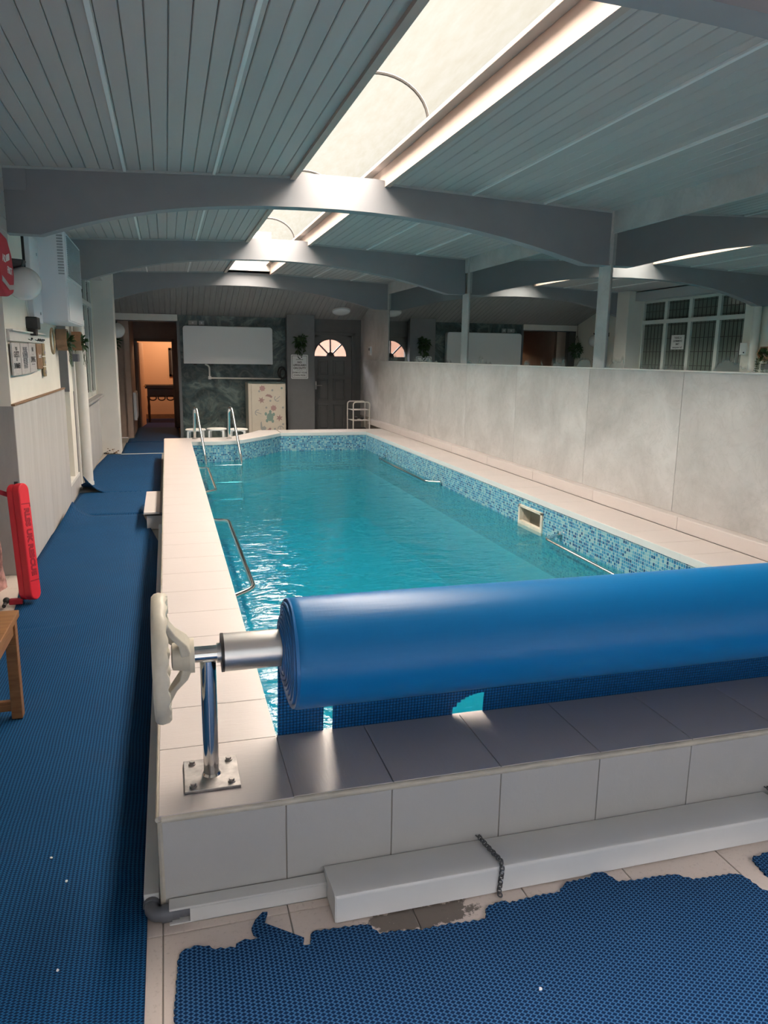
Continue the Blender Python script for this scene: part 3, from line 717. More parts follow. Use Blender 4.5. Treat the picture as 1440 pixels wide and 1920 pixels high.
# ------------------------------------------------------------ the raised pool
pool = thing('swimming_pool', 'long raised swimming pool edged with off-white tiles and blue mosaic walls', 'swimming pool', (1.6, 7, 0))
XI, XO = .306, -.08; XRI, XRO = 3.315, 3.74; YN, YNI = 2.01, 2.395; YFI, YFO = 12.78, 13.3; ZC = .32
scurve = [(XI, 11.62), (.63, 11.60), (.80, 11.63), (.956, 11.69), (1.10, 11.81), (1.226, 11.96), (1.37, 12.14), (1.523, 12.34), (1.67, 12.57), (1.81, YFI)]
outl = [(XI, YNI)] + scurve + [(XRI, YFI), (XRI, YNI)]            # inner outline, clockwise seen from above
def strip(ol, z0, z1, closed=True, off=0.0):
    mb = MB(); L = 0; n = len(ol)
    for i in range(n if closed else n-1):
        a, b_ = Vector(ol[i]), Vector(ol[(i+1) % n]); d = (b_-a).length
        mb.add([(a.x, a.y, z0), (b_.x, b_.y, z0), (b_.x, b_.y, z1), (a.x, a.y, z1)], [(0, 1, 2, 3)], [[(L, z0), (L+d, z0), (L+d, z1), (L, z1)]]); L += d
    return mb
SK0, SK1, SZ0, SZ1 = 6.20, 6.70, .035, .198       # skimmer mouth
mb = strip([(XRI, YNI)] + outl[:-1], -.34, ZC-.03, closed=False)
off = 3.0
def rq(y0, y1, z0, z1): mb.add([(XRI, y1, z0), (XRI, y0, z0), (XRI, y0, z1), (XRI, y1, z1)], [(0, 1, 2, 3)], [[(30-y1, z0), (30-y0, z0), (30-y0, z1), (30-y1, z1)]])
rq(YNI, SK0, -.34, ZC-.03); rq(SK1, YFI, -.34, ZC-.03); rq(SK0, SK1, -.34, SZ0); rq(SK0, SK1, SZ1, ZC-.03)
mb.build('mosaic_band', M['mosaic'], pool)
mb = strip(outl, -1.2, -.34); mb.add([(x, y, -1.2) for x, y in outl], [tuple(range(len(outl)-1, -1, -1))])
mb.build('pool_basin', M['liner'], pool)
def trimrun(name, a, b_, z0, z1, t0, t1, mat):      # white trim piece standing t0..t1 proud of segment a-b
    a, b_ = Vector(a), Vector(b_); d = (b_-a).normalized(); nn = Vector((d.y, -d.x))
    p = [a-nn*t0, b_-nn*t0, b_+nn*t1, a+nn*t1]
    return MB().add([(*q, z0) for q in p] + [(*q, z1) for q in p], [(0,3,2,1),(4,5,6,7),(0,1,5,4),(1,2,6,5),(2,3,7,6),(3,0,4,7)]).build(name, mat, pool, bevel=.002)
segs = list(zip(outl, outl[1:] + outl[:1]))
for a, b_ in segs:
    L = (Vector(b_)-Vector(a)).length; n = max(1, round(L/.6))
    for k in range(n):
        p = Vector(a).lerp(Vector(b_), k/n); q = Vector(a).lerp(Vector(b_), (k+1)/n)
        trimrun('edge_trim', p, q, ZC-.055, ZC-.001, .012, .006, M['tile_white'])
# core under the coping
core = MB(); core.box(XO+.004, YN+.008, 0, XI-.014, 12.15, ZC-.012); core.box(XI-.014, YN+.008, 0, XRO, YNI-.014, ZC-.012); core.box(XRI+.10, YNI-.014, 0, XRO, YFO, ZC-.012)
core.box(1.85, YFI+.014, 0, XRI+.1, YFO-.01, ZC-.012); core.box(XI-.014, 11.76, 0, .9, 12.14, ZC-.012)
for y0, y1 in ((YNI-.014, SK0-.02), (SK1+.02, YFI+.1)): core.box(XRI+.014, y0, 0, XRI+.12, y1, ZC-.012)
core.build('pool_wall_core', M['grout'], pool)
ct = None
# left coping
yy = YNI; ysL = [2.01, 2.39, 2.69]; y = 3.05
while y < 11.4: ysL.append(y); y += .362
ysL += [11.74, 12.15]
for a, b_ in zip(ysL[:-1], ysL[1:]): box('coping_tile', M['coping'], pool, XO+.006, a+.0015, ZC-.014, XI+.004, b_-.0015, ZC, .0015)
# near coping
xs = [XI+.004, .62, .98, 1.34, 1.70, 2.06, 2.42, 2.78, 3.14, 3.50, XRO]
for a, b_ in zip(xs[:-1], xs[1:]): box('coping_tile', M['coping_x'], pool, a+.0015, YN+.006, ZC-.014, b_-.0015, YNI+.004, ZC, .0015)
# right coping
y = YNI+.004; k = 0
yr = [y, 2.72, 3.1, 3.46, 3.82, 4.19, 4.53, 4.89, 5.29, 5.69]; y = 6.09
while y < 12.6: yr.append(y); y += .40
yr.append(YFI)
for a, b_ in zip(yr[:-1], yr[1:]): box('coping_tile', M['coping'], pool, XRI-.002, a+.0015, ZC-.014, XRO-.002, b_-.0015, ZC, .0015)
# far coping (straight run, then pieces that follow the curve)
x = XRO-.002; xf = [1.83, 2.2, 2.56, 2.92, 3.28, XRO-.002]
for a, b_ in zip(xf[:-1], xf[1:]): box('coping_tile', M['coping_x'], pool, a+.0015, YFI-.004, ZC-.014, b_-.0015, YFO, ZC, .0015)
outer = [(XI+.004, 12.15), (.63, 12.15), (.80, 12.17), (.90, 12.22), (.98, 12.34), (1.08, 12.5), (1.20, 12.7), (1.35, 12.95), (1.5, 13.28), (1.81, YFO)]
for i in range(len(scurve)-1):
    p = [scurve[i], scurve[i+1], outer[i+1], outer[i]]
    p = [(px, py-.004 if j < 2 else py) for j, (px, py) in enumerate(p)]
    MB().prism(p, 2, ZC-.014, ZC).build('coping_tile', M['coping_x'], pool)
mb = MB()
ol2 = scurve + outer[::-1]
for i in range(len(outer)-1): mb.add([(*outer[i], 0), (*outer[i+1], 0), (*outer[i+1], ZC-.012), (*outer[i], ZC-.012)], [(0, 1, 2, 3)])
mb.build('curved_back_face', M['face'], pool)
# near face tiles, edge trim
xs = [XO+.012, .287, .615, .98, 1.338, 1.697, 2.055, 2.413, 2.771, 3.13, 3.488, XRO]
for a, b_ in zip(xs[:-1], xs[1:]): box('face_tile', M['face'], pool, a+.0018, YN+.004, .002, b_-.0018, YN+.018, ZC-.022, .0012)
y = YN+.02
while y < 12.1:
    box('face_tile', M['face'], pool, XO+.002, y, .002, XO+.012, min(y+.356, 12.14), ZC-.02, .001); y += .36
MB().tube([(XO+.012, YN+.006, ZC-.013), (XRO, YN+.006, ZC-.013)], .0115, 10).build('front_edge_trim', M['edge_trim'], pool, smooth=True)
MB().tube([(XO+.006, YN+.004, ZC-.013), (XO+.006, 12.15, ZC-.013)], .0105, 10).build('side_edge_trim', M['edge_trim'], pool, smooth=True)
MB().tube([(XO+.008, YN+.01, .0), (XO+.008, YN+.01, ZC-.02)], .009, 8).build('corner_edge_trim', M['edge_trim'], pool, smooth=True)
# skimmer
sk = MB()
for y0, z0, y1, z1 in ((SK0-.0, SZ0, SK0+.035, SZ1), (SK1-.035, SZ0, SK1, SZ1), (SK0, SZ1-.025, SK1, SZ1), (SK0, SZ0-.06, SK1, SZ0+.005)): sk.box(XRI-.014, y0, z0, XRI+.03, y1, z1)
skf = sk.build('skimmer_frame', M['ivory'], pool, bevel=.003)
MB().add([(XRI+.02, SK0+.03, SZ0-.03), (XRI+.02, SK1-.03, SZ0-.03), (XRI+.02, SK1-.03, SZ1-.02), (XRI+.02, SK0+.03, SZ1-.02), (XRI+.12, SK0+.05, SZ0-.03), (XRI+.12, SK1-.05, SZ0-.03), (XRI+.12, SK1-.05, SZ1-.03), (XRI+.12, SK0+.05, SZ1-.03)],
         [(4,5,6,7),(0,4,7,3),(1,2,6,5),(3,7,6,2),(0,1,5,4)]).build('skimmer_throat', M['edge_trim'], skf)

# water body
ins = .006
def inset(ol):
    cxm = 1.8; cym = 7
    return [(x+ins if x < .4 else (x-ins if x > 3.2 else x), y+ins if y < 3 else y-ins) for x, y in ol]
wi = inset(outl); n = len(wi); ZW = .008
mb = MB(); mb.add([(x, y, -1.19) for x, y in wi] + [(x, y, ZW) for x, y in wi], [tuple(range(n)), tuple(range(2*n-1, n-1, -1))] + [(k, n+k, n+(k+1) % n, (k+1) % n) for k in range(n)])
wat = mb.build('pool_water', M['water'], org=(1.8, 7, 0)); tag(wat, 'rippled turquoise water filling the raised pool', 'water', kind='stuff')

# pool ladder: two bent rails with treads
lad = thing('pool_ladder', 'stainless steel ladder with two bent rails at the far left corner of the pool', 'ladder', (.66, 11.7, ZC))
for x in (.385, .905):
    p = fillet([(x-.01, 11.98, ZC), (x-.005, 11.94, .80), (x+.02, 11.70, .82), (x+.12, 11.40, .05), (x+.13, 11.39, -.7)], .12, 7)
    r_ = MB().tube(p, .021, 12).build('ladder_rail', M['chrome'], lad, smooth=True)
    MB().cyl((x-.01, 11.98, ZC), (x-.01, 11.98, ZC+.012), .045).build('rail_flange', M['chrome'], r_, smooth=True)
for z in (-.02, -.28, -.54): box('ladder_tread', M['chrome'], lad, .50, 11.37, z-.014, 1.03, 11.43, z+.014, .004)

def rail(label, pts, fl_, d):
    t = thing('grab_rail', label, 'grab rail', pts[0], 'grab rails along the pool sides')
    MB().tube(fillet(pts, .07, 6), .017, 12).build('rail_tube', M['chrome'], t, smooth=True)
    for p in fl_: MB().cyl(p, (p[0]+d*.012, p[1], p[2]), .032).build('wall_flange', M['chrome'], t, smooth=True)
rail('steel grab rail on the left pool side, the nearer one beside the cover roll', [(XI+.012, 6.66, .17), (.47, 6.62, .17), (.47, 4.58, .17), (XI+.012, 4.42, .17)], [(XI+.012, 6.66, .17), (XI+.012, 4.42, .17)], 1)
rail('steel grab rail on the left pool side, the far one under the ladder', [(XI+.012, 9.9, .17), (.46, 9.86, .17), (.46, 8.2, .17), (XI+.012, 8.03, .17)], [(XI+.012, 9.9, .17), (XI+.012, 8.03, .17)], 1)
rail('steel grab rail on the right pool side between the skimmer and the cover roll', [(XRI-.012, 5.86, .075), (3.10, 5.74, .075), (3.05, 4.3, .075), (XRI-.012, 4.1, .075)], [(XRI-.012, 5.86, .075), (XRI-.012, 4.1, .075)], -1)
rail('steel grab rail on the right pool side at the deep far end', [(XRI-.012, 11.5, .045), (3.16, 11.4, .035), (3.16, 9.1, .035), (XRI-.012, 8.95, .045)], [(XRI-.012, 11.5, .045), (XRI-.012, 8.95, .045)], -1)

# ------------------------------------------------------------ cover reel and rolled cover
YA, ZA = 2.19, .722
reel = thing('cover_reel', 'cover reel with ivory hand wheel, aluminium tube and polished post on the pool corner', 'cover reel', (.083, YA, ZC))
MB().box(0, 2.103, ZC, .165, 2.283, ZC+.009).build('base_plate', M['steel'], reel, bevel=.0015)
for x in (.026, .139):
    for y in (2.128, 2.257):
        MB().cyl((x, y, ZC+.009), (x, y, ZC+.012), .0115, n=14).cyl((x, y, ZC+.012), (x, y, ZC+.020), .0085, n=6).build('bolt', M['steel'], reel)
MB().cyl((.083, YA, ZC+.009), (.083, YA, ZA-.018), .0235, n=24).lathe([(ZC+.009, .0285), (ZC+.016, .0245)], (.083, YA, 0)).build('post', M['chrome'], reel, smooth=True)
MB().cyl((.045, YA, ZA), (.118, YA, ZA), .0245, n=24).build('bearing_sleeve', M['chrome'], reel, smooth=True)
MB().cyl((.110, YA, ZA), (.124, YA, ZA), .030, n=24).build('bearing_ring', M['alu'], reel, smooth=True)
MB().cyl((.122, YA, ZA), (.130, YA, ZA), .0585, n=32).build('end_cap', M['black'], reel, smooth=True)
MB().cyl((.130, YA, ZA), (3.72, YA, ZA), .057, n=32).build('reel_tube', M['alu'], reel, smooth=True)
hw = MB(); n_ = 72; pr_ = []
R_ = .192
def rimv():
    vs = []; fs = []; m = 10; nn_ = 96
    for k in range(nn_):
        t = 2*PI*k/nn_; g = .5+.5*math.cos(t*20)
        for j in range(m):
            w = 2*PI*j/m; cr_, sr_ = math.cos(w), math.sin(w)
            rr = R_ - .016 + .016*cr_ + (-.008*g if cr_ < -.2 else 0)
            vs.append((-.052 + .021*sr_ + (.006*g if sr_ > .4 else 0), YA + rr*math.cos(t), ZA + rr*math.sin(t)))
    for k in range(nn_):
        for j in range(m): fs.append((k*m+j, k*m+(j+1) % m, ((k+1) % nn_)*m+(j+1) % m, ((k+1) % nn_)*m+j))
    return MB().add(vs, fs)
wheel = rimv().build('hand_wheel_rim', M['ivory'], reel, smooth=True)
MB().lathe([(-.022, .030), (-.018, .040), (.012, .044), (.030, .047)], (0, YA, ZA), 0).lathe([(.030, .052), (.044, .052)], (0, YA, ZA), 0).build('hand_wheel_hub', M['ivory'], reel, smooth=True)
for a in (288, 122, 5):
    a = math.radians(a); dy, dz = math.cos(a), math.sin(a); py, pz = -dz, dy
    vs = []
    for r, x, wd, th in ((.030, .022, .030, .016), (.075, .012, .024, .012), (.120, -.018, .018, .010), (.172, -.040, .015, .010)):
        for sx_, sw in ((-1, -1), (-1, 1), (1, 1), (1, -1)):
            vs.append((x+sx_*th, YA+dy*r+py*wd*sw, ZA+dz*r+pz*wd*sw))
    fs = [(0, 1, 2, 3), (15, 14, 13, 12)] + [(i*4+j, i*4+4+j, i*4+4+(j+1) % 4, i*4+(j+1) % 4) for i in range(3) for j in range(4)]
    MB().add(vs, fs).build('hand_wheel_spoke', M['ivory'], reel, bevel=.004)

cover = thing('pool_cover', 'rolled blue bubble pool cover on the reel tube above the near pool edge', 'pool cover', (1.8, YA, .53))
ZR = .700; RR = .171
prof = []; NL = 9
for k in range(NL):             # layers telescoped at the end: inner turns stand further out
    r0 = .0575 + (RR-.0575)*k/NL; r1 = .0575 + (RR-.0575)*(k+1)/NL
    x = .300 + .030*(k/NL)**1.4 + random.uniform(-.0015, .0015)
    prof += [(x, r0+.0015), (x-.001, (r0+r1)/2), (x, r1-.0025), (x+.010, r1-.001)]
rl = []
def rollmesh():
    mb = MB(); n = 64; rows = []
    xs_ = [(.332, RR-.0035), (.336, RR)] + [(.36+.05*k, RR) for k in range(60)]
    full = list(xs_)
    vs = []
    for i, (h, r) in enumerate(full):
        for k in range(n):
            t = 2*PI*k/n
            sag = (ZR-ZA)*min(1, max(0, (r-.0575)/(RR-.0575)))
            wob = 1 + .008*math.sin(2*t+.6)*(r/RR)**2 + .004*math.sin(h*5+3*t)*(r/RR)**3
            vs.append((h, YA + r*wob*math.cos(t), ZA+sag + r*wob*math.sin(t)))
    fs = []; uvs = []
    for i in range(len(full)-1):
        for k in range(n):
            fs.append((i*n+k, i*n+(k+1) % n, (i+1)*n+(k+1) % n, (i+1)*n+k))
            h0, h1 = full[i][0], full[i+1][0]
            a0, a1 = k/n*2*PI*RR, (k+1)/n*2*PI*RR
            uvs.append([(h0, a0), (h0, a1), (h1, a1), (h1, a0)])
    return mb.add(vs, fs, uvs)
def rollend():
    mb = MB(); n = 64; vs = []; full = prof + [(.3315, RR-.003)]
    for h, r in full:
        for k in range(n):
            t = 2*PI*k/n; sag = (ZR-ZA)*min(1, max(0, (r-.0575)/(RR-.0575))); wob = 1 + .008*math.sin(2*t+.6)*(r/RR)**2
            vs.append((h + .002*math.sin(3*t+r*90), YA + r*wob*math.cos(t), ZA+sag + r*wob*math.sin(t)))
    return mb.add(vs, [(i*n+k, i*n+(k+1) % n, (i+1)*n+(k+1) % n, (i+1)*n+k) for i in range(len(full)-1) for k in range(n)])
rollend().build('roll_end', M['roll_end'], cover, smooth=True)
rollmesh().build('rolled_sheet', M['roll'], cover, smooth=True)
def hang(x0, x1, z0=None, ztop=.70, segs_=8):
    mb = MB(); K = segs_; vs = []; uvs = []
    for k in range(K+1):
        t = k/K; z = ztop + (-.12-ztop)*t if z0 is None else ztop+(z0-ztop)*t
        y = YA+RR-.012 + .085*min(1, (ztop-z)/.7)
        for x in (x0, x1): vs.append((x, y, z))
    fs = [(2*k, 2*k+1, 2*k+3, 2*k+2) for k in range(K)]
    uvs = [[(x0, vs[2*k][2]), (x1, vs[2*k][2]), (x1, vs[2*k+2][2]), (x0, vs[2*k+2][2])] for k in range(K)]
    return mb.add(vs, fs, uvs)
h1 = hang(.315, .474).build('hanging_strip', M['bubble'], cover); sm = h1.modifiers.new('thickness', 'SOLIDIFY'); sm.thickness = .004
hm = hang(.507, .955)
for k in range(8):             # the half-round hole in the sheet
    t0, t1 = k/8, (k+1)/8; x0 = .955+.12*t0; x1 = .955+.12*t1
    zc = .325 + .075*math.sqrt(max(0, 1-(1-(t0+t1)/2)**2))
    q = hang(x0, x1, zc); b0 = len(hm.v); u0 = len(hm.f)
    for kk, u in q.uv.items(): hm.uv[u0+kk] = u
    hm.v += q.v; hm.f += [[b0+i for i in f] for f in q.f]
q = hang(1.075, 3.27); b0 = len(hm.v); u0 = len(hm.f)
for kk, u in q.uv.items(): hm.uv[u0+kk] = u
hm.v += q.v; hm.f += [[b0+i for i in f] for f in q.f]
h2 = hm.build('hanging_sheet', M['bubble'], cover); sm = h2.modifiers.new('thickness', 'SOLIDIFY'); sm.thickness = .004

# ------------------------------------------------------------ trunking, pipe, boxing and chains at the foot of the pool
tk = thing('pipe_trunking', 'narrow white trunking with an open end on the floor along the near pool face', 'trunking', (.17, 1.985, 0))
mb = MB(); mb.box(-.057, 1.992, .004, .40, 2.008, .052); mb.box(.0, 1.962, 0, .40, 1.968, .046); mb.box(-.057, 1.962, .046, .40, 2.008, .053); mb.box(-.057, 1.962, 0, .40, 2.008, .004)
mb.build('trunking_cover', M['pvc'], tk, bevel=.0015)
tk2 = thing('pipe_trunking', 'long white trunking running along the left foot of the pool beside the blue mat', 'trunking', (-.105, 5, 0))
box('trunking_cover', M['pvc'], tk2, -.128, 2.035, 0, -.084, 7.12, .058, .003)
pe = thing('waste_pipe', 'grey plastic pipe with elbow at the front left pool corner', 'pipe', (-.09, 1.985, 0))
MB().tube(fillet([(-.106, 2.07, .026), (-.106, 1.985, .026), (-.03, 1.985, .026)], .03, 6), .0205, 14).build('pipe_elbow', M['grey_pvc'], pe, smooth=True)
MB().cyl((-.078, 1.985, .026), (-.05, 1.985, .026), .0245, n=18).build('pipe_collar', M['grey_pvc'], pe, smooth=True)
MB().cyl((-.106, 2.022, .026), (-.106, 2.045, .026), .0245, n=18).build('pipe_collar', M['grey_pvc'], pe, smooth=True)
MB().cyl((-.05, 1.985, .026), (.09, 1.985, .026), .0165, n=14).build('pipe_run', M['grey_pvc'], pe, smooth=True)
def boxing(x0, x1, label):
    t = thing('floor_boxing', label, 'boxing', ((x0+x1)/2, 1.92, 0), 'white boxing along the near pool face')
    pl = [(1.848, .004), (1.848, .078), (1.8495, .084), (1.853, .088), (1.860, .089), (2.010, .072), (2.010, .004)]
    MB().prism(pl, 0, x0+.004, x1-.004).build('boxing_cover', M['pvc'], t, smooth=True)
    for a in (x0, x1-.004): MB().prism([(y+.002 if y < 1.9 else y, z) for y, z in pl], 0, a, a+.0045).build('end_plate', M['pvc'], t, bevel=.0008)
boxing(.40, 2.02, 'long white boxing with a chain across it at the foot of the near pool face')
boxing(2.05, 3.70, 'white boxing at the right, following on from the chained one')
def chain(x, label):
    t = thing('chain', label, 'chain', (x, 1.85, 0), None)
    path = [(x+.002, 2.012, .088), (x+.010, 1.95, .088), (x+.016, 1.862, .0985), (x+.010, 1.8405, .085), (x+.002, 1.838, .01), (x, 1.82, .009)]
    P = [Vector(p) for p in path]; d = 0; k = 0; step = .0145
    for i in range(len(P)-1):
        L = (P[i+1]-P[i]).length
        while d < L:
            c = P[i].lerp(P[i+1], d/L); tx = (P[i+1]-P[i]).normalized(); up = Vector((1, 0, 0)); sd_ = tx.cross(up).normalized()
            a = (up if k % 2 == 0 else (up*.55+sd_*.83)).normalized()
            pts_ = [c + tx*(.0105*math.cos(w)) + a*(.0065*math.sin(w)) for w in [2*PI*j/10 for j in range(10)]]
            MB().tube(pts_, .0023, 6, closed=True).build('chain_link', M['chain'], t, smooth=True)
            d += step; k += 1
        d -= L
chain(.905, 'dark metal chain strapped over the white boxing')
chain(2.035, 'dark metal chain at the right end of the long white boxing')

random.seed(11)

# ------------------------------------------------------------ floor mats
def ragged(pts_, step=.011, amp=.004):
    out = []
    for i in range(len(pts_)):
        a, b_ = Vector(pts_[i]), Vector(pts_[(i+1) % len(pts_)]); L = (b_-a).length; n = max(1, int(L/step)); d = (b_-a)/max(L, 1e-6); nn = Vector((-d.y, d.x))
        for k in range(n): out.append(tuple(a + (b_-a)*k/n + nn*(amp*(1 if k % 2 else -1)*random.uniform(.4, 1))*(0 if n < 2 else 1)))
    return out
def matslab(name, poly, z0, z1, mat, label, cat='mat', group=None):
    mb = MB(); n = len(poly)
    A = sum(poly[i][0]*poly[(i+1) % n][1]-poly[(i+1) % n][0]*poly[i][1] for i in range(n))
    if A < 0: poly = poly[::-1]
    mb.add([(x, y, z0) for x, y in poly] + [(x, y, z1) for x, y in poly], [tuple(range(n-1, -1, -1)), tuple(range(n, 2*n))] + [(k, (k+1) % n, n+(k+1) % n, n+k) for k in range(n)])
    return tag(mb.build(name, mat), label, cat, group)
top_ = [(-.047,1.622),(-.034,1.834),(-.027,1.846),(.019,1.857),(.037,1.85),(.064,1.831),(.114,1.822),(.13,1.842),(.174,1.842),(.204,1.846),(.241,1.835),(.242,1.8),(.277,1.785),(.317,1.78),(.33,1.825),(.412,1.821),(.489,1.813),(.499,1.793),(.511,1.769),(.555,1.768),(.63,1.754),(.727,1.754),(.773,1.747),(.825,1.746),(.845,1.79),(.899,1.803),(.918,1.789),(1.0,1.796),(1.088,1.792),(1.104,1.812),(1.121,1.825),(1.209,1.827),(1.223,1.841),(1.265,1.841),(1.289,1.788),(1.34,1.78),(1.416,1.778),(1.481,1.773),(1.522,1.737),(1.673,1.726),(1.691,1.7),(1.70,1.643),(1.73,1.60)]
rg = ragged(top_)[:-1]
k_cut = len(rg)
open_edge = ragged(top_ + [(1.73, 1.60)])
def raggedopen(pts_, step=.011, amp=.004):
    out = []
    for i in range(len(pts_)-1):
        a, b_ = Vector(pts_[i]), Vector(pts_[i+1]); L = (b_-a).length; n = max(1, int(L/step)); d = (b_-a)/max(L, 1e-6); nn = Vector((-d.y, d.x))
        for k in range(n): out.append(tuple(a + (b_-a)*k/n + nn*(amp*(1 if k % 2 else -1)*random.uniform(.4, 1))))
    return out + [pts_[-1]]
matslab('floor_mat', raggedopen(top_) + [(1.78, 1.45), (1.80, .4), (-.08, .4)], .0005, .012, M['mat'], 'blue open-grid floor mat with torn upper edge in front of the pool', group='blue floor mats')
matslab('floor_mat', raggedopen([(1.88, 1.60), (1.766, 1.695), (1.778, 1.778), (1.816, 1.783), (1.854, 1.79), (2.3, 1.80)]) + [(3.4, 1.80), (3.4, .4), (1.88, .4)], .0005, .012, M['mat'], 'blue floor mat whose corner shows at the right edge below the boxing', group='blue floor mats')
matslab('mat_scrap', [(.169,1.864),(.166,1.885),(.180,1.915),(.204,1.941),(.218,1.938),(.203,1.897),(.304,1.812),(.296,1.786),(.242,1.796)], .0005, .009, M['mat'], 'torn scrap of blue matting on the bare floor tiles by the trunking', 'mat scrap')
def leftmat(y0, y1, label, xl, xr, curl0=0, curl1=0, lip=0.0):
    nx, ny = 16, max(8, int((y1-y0)/.09)); vs = []; uvs = []
    for j in range(ny+1):
        y = y0+(y1-y0)*j/ny; t = j/ny
        a = xl(y); b_ = xr(y)
        for i in range(nx+1):
            s_ = i/nx; x = a+(b_-a)*s_
            z = .010 + .0025*math.sin(x*9+y*3)*math.sin(y*2.3)
            if curl1 and s_ < .32: z += curl1*((.32-s_)/.32)**2*max(0, (t-.90)/.10)**1.2
            if curl0 and s_ < .3: z += curl0*((.3-s_)/.3)**2*max(0, (.14-t)/.14)**1.5
            z += lip*max(0, 1-(b_-x)/.11)**2*max(0, math.sin(PI*min(1, max(0, t))))**.3
            vs.append((x, y, z))
    fs = [(j*(nx+1)+i, j*(nx+1)+i+1, (j+1)*(nx+1)+i+1, (j+1)*(nx+1)+i) for j in range(ny) for i in range(nx)]
    o = MB().add(vs, fs).build('floor_mat', M['mat_left'], smooth=True)
    s2 = o.modifiers.new('thickness', 'SOLIDIFY'); s2.thickness = .008; s2.offset = -1
    return tag(o, label, 'mat', 'blue floor mats')
leftmat(.3, 7.88, 'longest blue walkway mat, lying between the left wall and the near half of the pool',
        lambda y: -1.9 if y < 4.6 else (-.985 if y < 5.0 else max(-1.043, -.985-(y-5.0)*.1) if y < 7.1 else -1.043+(y-7.1)*.12),
        lambda y: -.118 if y < 2.1 else (-.13 if y < 6.6 else -.13-(max(0, y-6.6)*.13)), curl1=.15, lip=.012)
leftmat(7.90, 9.25, 'short blue walkway mat in the middle, below the white hanging planters', lambda y: -1.03, lambda y: -.13 if y > 8.4 else -.28, curl0=.0)
leftmat(9.20, 12.76, 'blue walkway mat beside the far half of the pool, its near left corner curled up', lambda y: -1.03+(.06 if y < 9.4 else 0)+max(0, y-11.5)*.05, lambda y: -.13, curl0=.20)
leftmat(12.80, 14.48, 'blue mat past the pool end before the corridor', lambda y: -.76, lambda y: .2)
leftmat(14.52, 17.42, 'dark blue mat lying inside the corridor', lambda y: -.74 if y < 15.2 else -.65, lambda y: .2)
tag(MB().box(-1.1, 17.45, -.004, 1.5, 19.88, .006).build('carpet', M['carpet']), 'blue carpet in the orange room past the corridor', 'carpet')
tr1 = MB().box(-.76, 12.762, -.002, .2, 12.798, .016).build('trim_1', M['upvc'], bevel=.003); tr1['kind'] = 'structure'
random.seed(5)
def crumb(x, y, s_, label):
    tag(MB().prism([(x+s_*random.uniform(.5, 1)*math.cos(w), y+s_*random.uniform(.5, 1)*math.sin(w)) for w in [2*PI*k/7 for k in range(7)]], 2, .0118, .0145).build('paint_chip', M['white']), label, 'debris', 'white flakes on the mats')
crumb(.86, 1.477, .006, 'white flake on the mat in front of the pool')
for x, y, lb_ in ((-.42, 2.35, 'white flake, upper of the close pair on the mat left of the pool corner'), (-.36, 2.22, 'white flake, lower of the close pair on the mat left of the pool corner'), (-.34, 1.86, 'white flake on the walkway mat left of the grey pipe elbow'), (-.43, 1.52, 'white flake lowest on the walkway mat, near the bottom of the photo'), (-.72, 3.0, 'white flake on the walkway mat nearest the wooden bench leg')): crumb(x, y, .0055, lb_)

# ------------------------------------------------------------ step by the pool's left side
st = thing('pool_step', 'small white tiled step against the left side of the pool', 'step', (-.18, 7.7, 0))
box('step_body', M['face'], st, -.235, 7.16, 0, -.085, 8.22, .135, .006)
box('step_top_tile', M['coping_x'], st, -.258, 7.13, .150, -.118, 8.25, .172, .004)
box('step_back_strip', M['grey_pvc'], st, -.118, 7.13, .145, -.083, 8.25, .165, .002)
box('step_rim', M['mortar_dark'], st, -.250, 7.14, .134, -.085, 8.24, .151)

